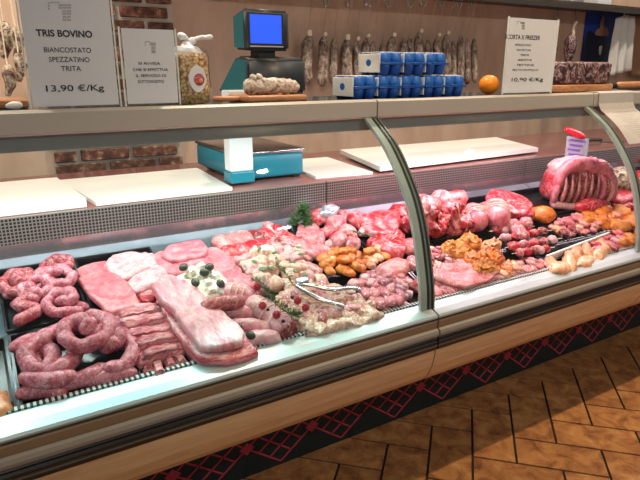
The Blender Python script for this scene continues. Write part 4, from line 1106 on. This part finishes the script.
# ------------------------------------------------------------------ piles of diced and scraps
def pile(name, poly, n, size, mats, label, cat, group, h0=0, layers=2, flat=.6, seed=0, amp=.35, elong=1.0):
    rnd = random.Random(seed); bases = []
    xs = [p[0] for p in poly]; ys = [p[1] for p in poly]
    def inside(x, y):
        c = False
        for i in range(len(poly)):
            a, b = poly[i], poly[i-1]
            if (a[1] > y) != (b[1] > y) and x < (b[0]-a[0])*(y-a[1])/(b[1]-a[1])+a[0]: c = not c
        return c
    for k in range(5):
        bases.append(obj(name, (lump if name == 'chicken_chunk' else chunk)(size*elong, size, size*flat, seed+k, amp, .6/size), mats[k % len(mats)]))
    i = 0
    while i < n:
        x, y = rnd.uniform(min(xs), max(xs)), rnd.uniform(min(ys), max(ys))
        if not inside(x, y): continue
        lay = rnd.random()*layers
        o = bases[i] if i < 5 else bases[i % 5].copy()
        if i >= 5: COL.objects.link(o)
        px_on(o, x, y, TB+h0+lay*size*.8, size*.6, rnd.uniform(0, 360))
        if o.location.y < 1.292: o.location.y = 1.292+rnd.uniform(0, .01); o.location.z = deckz(o.location.y)+TB+h0+lay*size*.8
        s = rnd.uniform(.75, 1.25); o.scale = (s, s*rnd.uniform(.8, 1.2), s)
        tag(o, label, cat, group); i += 1
pile('meat_cube', [(350, 282), (372, 268), (398, 268), (408, 280), (404, 306), (388, 312), (366, 298)], 140, .0155, ['veal', 'fat', 'mincepink', 'veal', 'pork'], 'pink diced meat piece in the pile left of the first post', 'diced meat', 'diced pink meat left of the post', .008, 2.2, seed=1)
pile('chicken_chunk', [(321, 256), (330, 249), (350, 246), (364, 256), (362, 266), (346, 272), (328, 270)], 46, .018, ['orange', 'orange', 'breaded'], 'orange marinated chunk in the heap in front of the veal', 'chicken chunk', 'orange marinated chunks', .014, 2.2, seed=2)
pile('chicken_chunk', [(362, 254), (372, 246), (388, 248), (386, 256), (372, 264), (364, 264)], 16, .018, ['peach', 'breaded', 'peach'], 'pale orange chunk in the smaller heap beside the red slab', 'chicken chunk', 'pale orange chunks', .012, 1.5, seed=3)
slab_px('pork_loin', [(374, 264), (392, 255), (406, 258), (406, 268), (388, 274), (376, 272)], TB+.01, .035, 'pinkpale', 'pinkish loin piece between the red slab and the diced meat', 'loin', None, 81)
pile('mince_clump', [(274, 300), (288, 287), (316, 280), (345, 287), (370, 301), (380, 309), (364, 315), (340, 321), (314, 326), (298, 319)], 240, .0115, ['mince', 'mince', 'mincepink', 'chicken', 'mince'], 'small clump of pale minced meat lying on the mound', 'minced meat', 'clumps on the minced meat', .036, .9, seed=21, amp=.5, elong=1.3)
# veal strips
GVs = 'veal strips and pieces behind the orange chunks'
vs_ = [((262, 240), (296, 254), 5), ((270, 236), (308, 252), 5), ((280, 234), (318, 250), 5), ((296, 228), (322, 236), 7), ((262, 226), (284, 230), 6), ((288, 262), (318, 268), 4), ((312, 244), (332, 252), 6)]
for i, (a, b, hw) in enumerate(vs_):
    dx, dy = b[0]-a[0], b[1]-a[1]; L = math.hypot(dx, dy); nx, ny = -dy/L*hw, dx/L*hw
    slab_px('veal_strip', [(a[0]+nx, a[1]+ny), (a[0], a[1]), (a[0]-nx, a[1]-ny), (a[0]+dx*.5-nx, a[1]+dy*.5-ny), (b[0]-nx, b[1]-ny), (b[0]+3, b[1]), (b[0]+nx, b[1]+ny), (a[0]+dx*.5+nx, a[1]+dy*.5+ny)], TB+.004+.008*(i % 3), .026, 'veal', 'pale pink veal strip, %s counted from the red patties' % nth(i), 'veal strip', GVs, 90+i, .25)
pcs = [(318, 216, 'redfat', .05), (334, 222, 'veal', .05), (348, 230, 'veal', .045), (326, 230, 'redfat', .04), (340, 238, 'veal', .045), (356, 218, 'redfat', .05), (310, 226, 'veal', .035), (352, 242, 'veal', .04), (334, 248, 'darkred', .03), (314, 238, 'veal', .04), (330, 240, 'bone', .03), (344, 214, 'veal', .04), (300, 244, 'veal', .035), (364, 228, 'bone', .03)]
MP = ['rear left one', 'rear middle one', 'right of centre', 'in the very middle', 'front right of centre', 'rear right one', 'left of the rosemary gap', 'just behind the red slab', 'small dark front one', 'front left one', 'pale bony one in front', 'at the very back', 'beside the long strips', 'pale bony one by the slab']
for i, (px, py, m_, s_) in enumerate(pcs):
    o = obj('meat_piece', lump(s_, s_*.75, s_*.6, i+100, .4, 24), m_); px_on(o, px, py, TB+.006, .025, 57*i)
    tag(o, 'irregular marbled meat piece behind the orange chunks, ' + MP[i], 'meat piece', 'marbled pieces behind the orange chunks')
slab_px('red_slab', [(358, 216), (372, 209), (396, 208), (398, 224), (388, 234), (370, 230)], TB+.02, .03, 'redfat', 'bright red beef slab at the back left of the first post', 'beef slab', 'red beef slabs by the post', 83, .2)
slab_px('red_slab', [(366, 236), (384, 228), (402, 228), (404, 250), (388, 252), (372, 246)], TB+.012, .035, 'red', 'bright red beef slab in front of the back one, by the post', 'beef slab', 'red beef slabs by the post', 84, .2)
sprig([(350, 229, .07), (360, 232, .075), (372, 235, .075)], 'dark green herb sprig between the two red slabs', 40, .014, 9, .4, .003)
for i, (px, py, m_, s_, lab) in enumerate(((406, 222, 'redfat', .05, 'marbled red piece squeezed against the back of the first post'), (410, 244, 'veal', .045, 'pale pink piece against the first post, behind the loin'), (414, 262, 'mincepink', .04, 'mottled pink piece hidden by the first post'), (402, 212, 'red', .05, 'bright red piece at the back beside the post'), (418, 282, 'veal', .035, 'small pink piece at the foot of the first post'))):
    o = obj('meat_piece', lump(s_, s_*.8, s_*.6, i+300, .4, 24), m_); px_on(o, px, py, TB+.006, .025, 40*i); tag(o, lab, 'meat piece', 'pieces around the post')
o = obj('white_wrap', slab(oval(.10, .06, .1, 3), .04, 3, .2), 'foil'); px_on(o, 328, 208, TB+.03, .03, 20); tag(o, 'crumpled pale wrapped packet at the back right of the rosemary', 'packet')

# ------------------------------------------------------------------ right section
GRd = 'big red cuts right of the post'
def bigcut(px, py, rx, ry, rz, m_, lab, seed, h=.0, rot=0, amp=.2):
    o = obj('beef_cut', lump(rx, ry, rz, seed, amp, 12), m_); px_on(o, px, py, TB+h, rz*.6, rot); tag(o, lab, 'beef cut', GRd); return o
bigcut(420, 208, .05, .07, .075, 'veal', 'pale beef piece at the back beside the first post', 116, .02, 30, .35)
def standing(name, pts, h, th, mat_, lab, seed, lean, rz=0, cat='beef cut', grp=GRd):
    # a cut standing up, its broad face turned to the customer
    W = [PY(p[0], p[1], 1.585) for p in pts]; xc = sum(p.x for p in W)/len(W); zb = min(p.z for p in W)
    o = obj(name, slab([(p.x-xc, p.z-zb) for p in W], th, seed, .22, fr=18), mat_)
    y = 1.585
    o.location = (xc, y+th*.4, zb); o.rotation_euler = (R(90-lean), 0, R(rz)); return tag(o, lab, cat, grp)
standing('beef_cut', [(416, 238), (414, 214), (420, 200), (432, 198), (438, 214), (436, 238)], 0, .07, 'redfat', 'marbled beef cut with fat stripes tight against the right side of the first post', 110, 18)
standing('beef_cut', [(424, 240), (424, 224), (432, 212), (444, 208), (450, 222), (444, 238), (434, 242)], 0, .08, 'red', 'bright red round beef cut right of the marbled one', 111, 26, 8)
standing('beef_cut', [(445, 238), (446, 216), (454, 206), (464, 204), (470, 216), (474, 230), (468, 237), (456, 240)], 0, .07, 'redfat', 'bright red beef cut with a broad speckled face, left of the pale tied roasts', 112, 24, -6)
bigcut(448, 204, .12, .05, .05, 'redfat', 'marbled beef piece lying across the back of the red cuts', 113, .03, 10, .4)
bigcut(438, 206, .05, .05, .06, 'veal', 'pale beef lump behind the round red cut', 114, .03, 10, .4)
def tied(px, py, r, L, lab, seed, rz):
    e = empty('tied_roast', (0, 0, 0), lab, 'roast', 'pale tied roasts'); px_on(e, px, py, TB+.006, r, rz)
    obj('meat', tube(BM(), [(-L/2, 0, r), (0, 0, r*1.05), (L/2, 0, r)], r, seed, .18, 18, 8, fr=25), 'pork', e)
    for k in (-.55, 0, .55):
        P = [(k*L/2, r*1.06*math.cos(q), r+r*1.08*math.sin(q)) for q in [math.pi*j/10 for j in range(11)]]
        obj('twine', tube(BM(), P, .002, 0, 0, 5, 2), 'cream', e)
tied(473, 216, .045, .07, 'pale tied roast left of the other, beside the red cut', 1, 60)
tied(493, 213, .052, .08, 'pale tied roast in front of the round red slices', 2, 50)
GSl = 'round red slices stacked at the back'
for i in range(4):
    o = obj('beef_slice', slab(oval(.25-.01*i, .20, .06, i, 16), .020, i+120, .08), 'red'); px_on(o, 514-2*i, 214-3.2*i, TB+.004+.019*i, .0, 8*i)
    tag(o, 'round red beef slice in the stack behind the skewers, %s' % ['bottom one', 'second from the bottom', 'second from the top', 'top one'][i], 'beef slice', GSl)
slab_px('beef_slice', [(474, 206), (486, 199), (506, 196), (526, 200), (520, 206), (496, 206)], TB+.05, .03, 'redfat', 'long marbled beef slice behind the pale tied roasts', 'beef slice', GSl, 125)
GY = 'golden breaded pieces'
for i, (pts, h, mt_, lab) in enumerate((
    ([(438, 244), (444, 238), (456, 238), (470, 246), (470, 252), (458, 254), (444, 250)], .012, 'breaded', 'golden breaded piece at the left below the red round cut'),
    ([(458, 236), (464, 231), (476, 233), (482, 240), (476, 244), (464, 242)], .012, 'breaded', 'golden breaded piece at the back of the group'),
    ([(478, 248), (486, 244), (498, 248), (504, 255), (494, 259), (480, 255)], .020, 'orange', 'golden orange breaded piece at the right beside the skewers'),
    ([(478, 242), (490, 236), (500, 239), (498, 246), (486, 247)], .012, 'peach', 'small golden breaded piece behind the right one'),
    ([(470, 260), (480, 255), (492, 258), (498, 266), (486, 270), (474, 267)], .022, 'breaded', 'golden breaded piece at the front above the pink steak'),
    ([(462, 250), (472, 246), (484, 252), (480, 259), (466, 258)], .014, 'orange', 'golden breaded piece in the middle of the group'))):
    slab_px('breaded_piece', pts, TB+h, .036, mt_, lab, 'breaded meat', GY, 130+i, .3, fr=30)
slab_px('pork_steak', [(432, 272), (446, 262), (478, 262), (496, 268), (490, 277), (466, 286), (448, 282)], TB+.030, .016, 'veal', 'flat pink steak lying on the trimmings right of the first post', 'steak', None, 140, .25)
pile('meat_scrap', [(424, 272), (440, 272), (456, 284), (480, 280), (484, 292), (432, 306), (424, 298)], 120, .0145, ['veal', 'darkred', 'mincepink', 'red', 'fat'], 'pink trimming under the flat steak right of the first post', 'meat scrap', 'pink trimmings under the steak', .004, 1.4, seed=5, elong=1.5)
pile('meat_scrap', [(420, 252), (440, 248), (464, 262), (452, 270), (430, 272), (422, 266)], 80, .0135, ['mincepink', 'bone', 'veal', 'chicken', 'darkred'], 'mottled white and pink scrap left of the breaded pieces', 'meat scrap', 'mottled scraps by the post', .01, 1.6, seed=6, elong=1.3)
pile('meat_shred', [(482, 276), (506, 262), (530, 258), (552, 262), (556, 272), (500, 292), (480, 292)], 210, .0118, ['mincepink', 'pinkpale', 'veal', 'bone', 'darkred'], 'pale pink shred of meat in the loose pile left of the peach fillets', 'meat shred', 'loose shreds at the front', .004, 2.0, seed=7, elong=1.4)
pile('meat_shred', [(498, 266), (508, 260), (520, 268), (508, 276), (498, 276)], 26, .014, ['peach', 'orange', 'peach'], 'peach coloured shred at the left of the loose pile', 'meat shred', 'peach shreds at the front', .012, 2.0, seed=8, elong=1.3)
# skewers
GK = 'meat skewers'
def skewer(a, b, lab, seed):
    A = DK(a[0], a[1], .04); B = DK(b[0], b[1], .04); v = Vector((B[0]-A[0], (B[1]-A[1])/math.cos(SLA), 0)); L = v.length
    e = empty('meat_skewer', (0, 0, 0), lab, 'skewer', GK); ondeck(e, A[0], A[1], TB+.016, math.atan2(v.y, v.x))
    obj('stick', tube(BM(), [(-.02, 0, .016), (L+.03, 0, .016)], .0018, 0, 0, 6, 2), 'cream', e)
    n = 5
    for k in range(n):
        o = obj('chunk', lump(L/n*.55, .021, .019, seed*7+k, .3, 40, 2), ['darkred', 'fat', 'red', 'veal', 'red'][(k+seed) % 5], e); o.location = (L*(k+.5)/n, 0, .003)
for i, (a, b) in enumerate((((492, 230), (528, 226)), ((500, 237), (546, 230)), ((508, 246), (556, 238)), ((515, 252), (548, 247)))):
    skewer(a, b, 'skewer of red and white meat chunks, %s from the back' % nth(i), i)
for i, (px, py) in enumerate(((510, 224), (524, 222), (518, 230))):
    o = obj('pork_piece', lump(.04, .03, .025, 150+i, .35, 30), 'mincepink'); px_on(o, px, py, TB+.03, .02, 33*i); tag(o, 'pale mottled piece behind the skewers, %s from the left' % nth([0, 2, 1][i]), 'pork piece', 'pale pieces behind the skewers')
o = obj('orange_patty', lump(.062, .05, .036, 160, .1, 18), 'orange'); px_on(o, 542, 212, TB+.02, .03); tag(o, 'single glossy orange ball beside the stacked red slices', 'stuffed patty')
pile('meat_cube', [(549, 228), (566, 214), (580, 214), (600, 224), (592, 230), (566, 236)], 80, .0165, ['pinkpale', 'veal', 'mincepink', 'peach', 'darkred'], 'pale diced meat piece in the small black tray in front of the rib roast', 'diced meat', 'pale diced meat in the small tray', .006, 1.7, seed=9)
# price divider
A, B = DK(544, 254, .045), DK(606, 231, .045)
e = empty('tray_divider', (0, 0, 0), 'slim white divider strip in front of the pale diced meat', 'divider'); ondeck(e, A[0], A[1], .0, math.atan2((B[1]-A[1])/math.cos(SLA), B[0]-A[0]))
L = math.hypot(B[0]-A[0], (B[1]-A[1])/math.cos(SLA))
obj('strip', box(BM(), (0, -.004, 0), (L, .004, .046), .001), 'whiteplastic', e); obj('foot', box(BM(), (0, -.018, 0), (L, .018, .003)), 'whiteplastic', e)
# peach fillets
GPf = 'peach coloured fillets at the front right'
for i, (px, py, rz) in enumerate(((560, 268, 10), (568, 260, 40), (582, 261, 20), (586, 251, 50), (598, 254, 15), (602, 246, 45), (574, 253, 30), (552, 266, 60))):
    o = obj('chicken_fillet', lump(.070, .030, .026, 170+i, .4, 22), 'peach'); px_on(o, px, py, TB+.008, .02, rz); tag(o, 'peach chicken fillet, %s from the left in the front right row' % nth([1, 2, 4, 5, 6, 7, 3, 0][i]), 'chicken fillet', GPf)
pile('meat_strip', [(594, 244), (604, 236), (622, 230), (628, 240), (616, 250), (600, 252)], 70, .013, ['redfat', 'darkred', 'pork', 'red', 'fat'], 'red and white meat strip in the pile beside the peach fillets', 'meat strip', 'red and white strips at the front right', .01, 2.2, seed=11, elong=1.9)
pile('chicken_chunk', [(624, 236), (640, 226), (650, 236), (640, 248), (622, 250)], 22, .022, ['breaded', 'orange', 'breaded'], 'golden chunk at the right edge beside the red and white strips', 'chicken chunk', 'golden chunks at the right edge', .01, 1.6, seed=12)
GO = 'orange chicken pieces in front of the roast'
for i, (px, py, rz, s_) in enumerate(((588, 218, 10, 1), (602, 212, 30, 1.1), (612, 217, 0, 1), (622, 212, 20, 1), (600, 222, 15, .9), (630, 222, 40, 1), (618, 225, 0, .9), (638, 216, 10, 1))):
    o = obj('chicken_piece', lump(.066*s_, .044*s_, .028*s_, 180+i, .45, 24), 'orange' if i % 3 else 'breaded'); px_on(o, px, py, TB+.008, .02, rz); tag(o, 'glossy orange chicken piece, %s from the left in front of the rib roast' % nth([0, 2, 3, 5, 1, 6, 4, 7][i]), 'chicken piece', GO)
# rib roast
rb = empty('rib_roast', (0, 0, 0), 'large standing rib roast with bare rib bones and a price tag', 'roast')
RX, RY = DK(572, 208, .02)
rb.location = (RX, RY+.03, deckz(RY+.03)+.01); rb.rotation_euler = (R(8), 0, R(-14)); rb.scale = (.80, .92, 1.06); rb.location.x += .05
obj('meat_body', lump(.185, .10, .12, 200, .14, 7, 4, None, (.0, .05, .02)), 'redfat', rb)
obj('rib_meat', lump(.165, .05, .085, 205, .2, 14, 3, None, (-.02, -.012, .055), False).copy() if False else lump(.165, .045, .080, 205, .2, 14, 3, None, (-.02, -.018, .095), False), 'darkred', rb)
obj('fat_cap', tube(BM(), [(-.185, -.035, .12), (-.15, -.03, .182), (-.06, -.02, .195), (.05, -.02, .190), (.13, -.03, .165), (.185, -.045, .115), (.215, -.05, .05)], lambda t: .024+.012*math.sin(math.pi*t), 2, .3, 14, 6, fr=30), 'pork', rb)
obj('top_fat', lump(.17, .075, .045, 201, .25, 12, 3, None, (.0, .05, .165), False), 'bone', rb)
for k in range(6):
    x = -.150+.045*k
    P = [(x, -.050, .035), (x-.006, -.070, .085), (x-.004, -.064, .130), (x+.004, -.040, .170)]
    obj('rib_bone', tube(BM(), P, lambda t: .0085+.004*math.sin(4*t+1), k, .4, 8, 6, fr=60), 'ribbone', rb)
for k, mm in enumerate(('pork', 'darkred', 'bone')):
    x = .105+.030*k
    obj('layer', tube(BM(), [(x-.01, -.055, .02), (x+.010, -.068, .075), (x, -.055, .125), (x-.03, -.03, .165)], .017, 10+k, .3, 10, 6), mm, rb)
obj('fat_edge', tube(BM(), [(-.18, -.03, .03), (-.195, -.045, .08), (-.18, -.04, .13)], .020, 2, .3, 10), 'pork', rb)
obj('fat_edge', tube(BM(), [(-.19, -.045, .03), (-.10, -.07, .022), (.0, -.075, .022), (.08, -.07, .02)], .016, 7, .35, 10), 'bone', rb)
obj('red_flap', lump(.12, .05, .035, 203, .3, 14, 3, None, (.04, -.085, .0)), 'red', rb)
# price tag stuck in the roast
p = PY(577, 148, RY+.08)
tgE = empty('price_tag', p, 'small white printed tag with a red clip stuck in the rib roast', 'price tag', rot=(R(-12), R(8), R(-20)))
obj('card', box(BM(), (-.060, 0, -.050), (.060, .0015, .050)), 'foil', tgE, False)
bm = BM()
for k in range(4): box(bm, (-.05+.008*(k % 2), -.001, .028-.022*k), (.042-.012*(k % 3), 0, .038-.022*k))
obj('print_rows', bm, 'tagprint', tgE, False)
obj('pin', box(BM(), (-.008, .002, -.10), (.008, .005, -.03)), 'whiteplastic', tgE, False)
bm = BM(); tube(bm, [(-.065, .004, .080), (-.01, .0, .064), (.025, .002, .056)], lambda t: .012+.005*math.sin(math.pi*t), 1, .1, 10); obj('clip', bm, 'red_plastic', tgE)
# a knife on the worktop behind
A = PZ(583, 141, .99); e = empty('knife', (A.x, A.y, .982), 'black handled knife lying on the worktop behind the price tag', 'knife', rot=(0, 0, R(-20)))
obj('handle', tube(BM(), [(0, 0, .012), (.06, .003, .013), (.12, 0, .012)], .012, 0, 0, 10, squash=.8), 'dark', e)
obj('blade', prism(BM(), [(.12, -.003), (.28, .0), (.30, .010), (.28, .026), (.12, .026)], -.001, .001, 'y'), 'steel', e, False).rotation_euler = (R(80), 0, 0)
# beyond the post
o = obj('netted_roast', lump(.10, .08, .075, 210, .12, 12, 4), 'netted'); px_on(o, 618, 176, TB+.02, .07); tag(o, 'netted pale and purple roast behind the right glass post', 'roast')
for i, (pts, h) in enumerate((([(606, 190), (626, 182), (640, 186), (640, 196), (618, 200)], .03), ([(610, 198), (630, 190), (650, 194), (650, 206), (624, 206)], .012), ([(636, 150), (650, 146), (664, 156), (650, 166)], .02), ([(634, 172), (652, 168), (664, 180), (646, 186)], .02))):
    slab_px('beef_slice', pts, TB+h, .03, 'red', ['red beef slice leaning right of the rib roast', 'red beef slice in front of the leaning one, right of the rib roast', 'red beef slice seen past the paper notice, far right', 'red beef slice at the right edge below the paper notice'][i], 'beef slice', 'red slices right of the roast', 220+i, .2)
# wrapped dark cuts at the foot of the rear plate, right section
# ------------------------------------------------------------------ lights
def area(name, loc, size, sy, power, col, rot=(0, 0, 0), spread=180):
    l = bpy.data.lights.new(name, 'AREA'); l.shape = 'RECTANGLE'; l.size = size; l.size_y = sy; l.energy = power; l.color = col; l.spread = R(spread)
    o = bpy.data.objects.new(name, l); COL.objects.link(o); o.location = loc; o.rotation_euler = rot; return o
# case lamps under the shelf
area('case_lamp', (.0, 1.640, 1.205), 2.2, .03, 14, (.82, 1.0, .95), (R(10), 0, 0))
area('case_lamp', (1.75, 1.640, 1.205), 1.1, .03, 9.5, (1.0, .76, .84), (R(10), 0, 0))
area('case_lamp', (3.30, 1.640, 1.205), 1.8, .03, 6, (1.0, .80, .86), (R(10), 0, 0))
# added narrow fill at the front edge, tints and brightens the sill rail
area('sill_fill', (.0, 1.590, 1.203), 2.2, .02, 3.6, (.10, 1.0, 1.0), (R(-42), 0, 0), 22)
area('sill_fill', (1.75, 1.590, 1.203), 1.1, .02, 1.6, (1.0, .55, .84), (R(-42), 0, 0), 22)
area('sill_fill', (3.30, 1.590, 1.203), 1.8, .02, 2.2, (1.0, .6, .86), (R(-42), 0, 0), 22)
# row of ceiling spots over the front of the counter
def spot(name, loc, power, col, size, rad=.03, aim=None):
    l = bpy.data.lights.new(name, 'SPOT'); l.energy = power; l.color = col; l.spot_size = R(size); l.spot_blend = .6; l.shadow_soft_size = rad
    o = bpy.data.objects.new(name, l); COL.objects.link(o); o.location = loc
    if aim: o.rotation_euler = (Vector(aim)-Vector(loc)).to_track_quat('-Z', 'Y').to_euler()
    return o
for x in (1.47, 3.22, 4.97): spot('ceiling_or_fill_spot', (x, .90, 2.8), 85, (1.0, .72, .44), 110)
for x, a_ in ((-.7, .5), (2.2, 2.8)): spot('ceiling_or_fill_spot', (x, -1.2, 2.8), 60, (1.0, .94, .88), 100, .06, (a_, 1.5, .8))  # front fill added behind the camera, no known fixture there
for x, e_ in ((-.3, 110), (1.3, 110), (2.9, 105), (4.5, 50)): spot('ceiling_or_fill_spot', (x, 2.25, 2.85), e_, (1.0, .86, .72), 120, .05, (x, 2.5, 1.0))  # rear fill added to brighten the back wall and boards
w_ = bpy.data.worlds.new('room'); S.world = w_; w_.use_nodes = True
w_.node_tree.nodes['Background'].inputs[0].default_value = (1.0, .91, .84, 1); w_.node_tree.nodes['Background'].inputs[1].default_value = .22
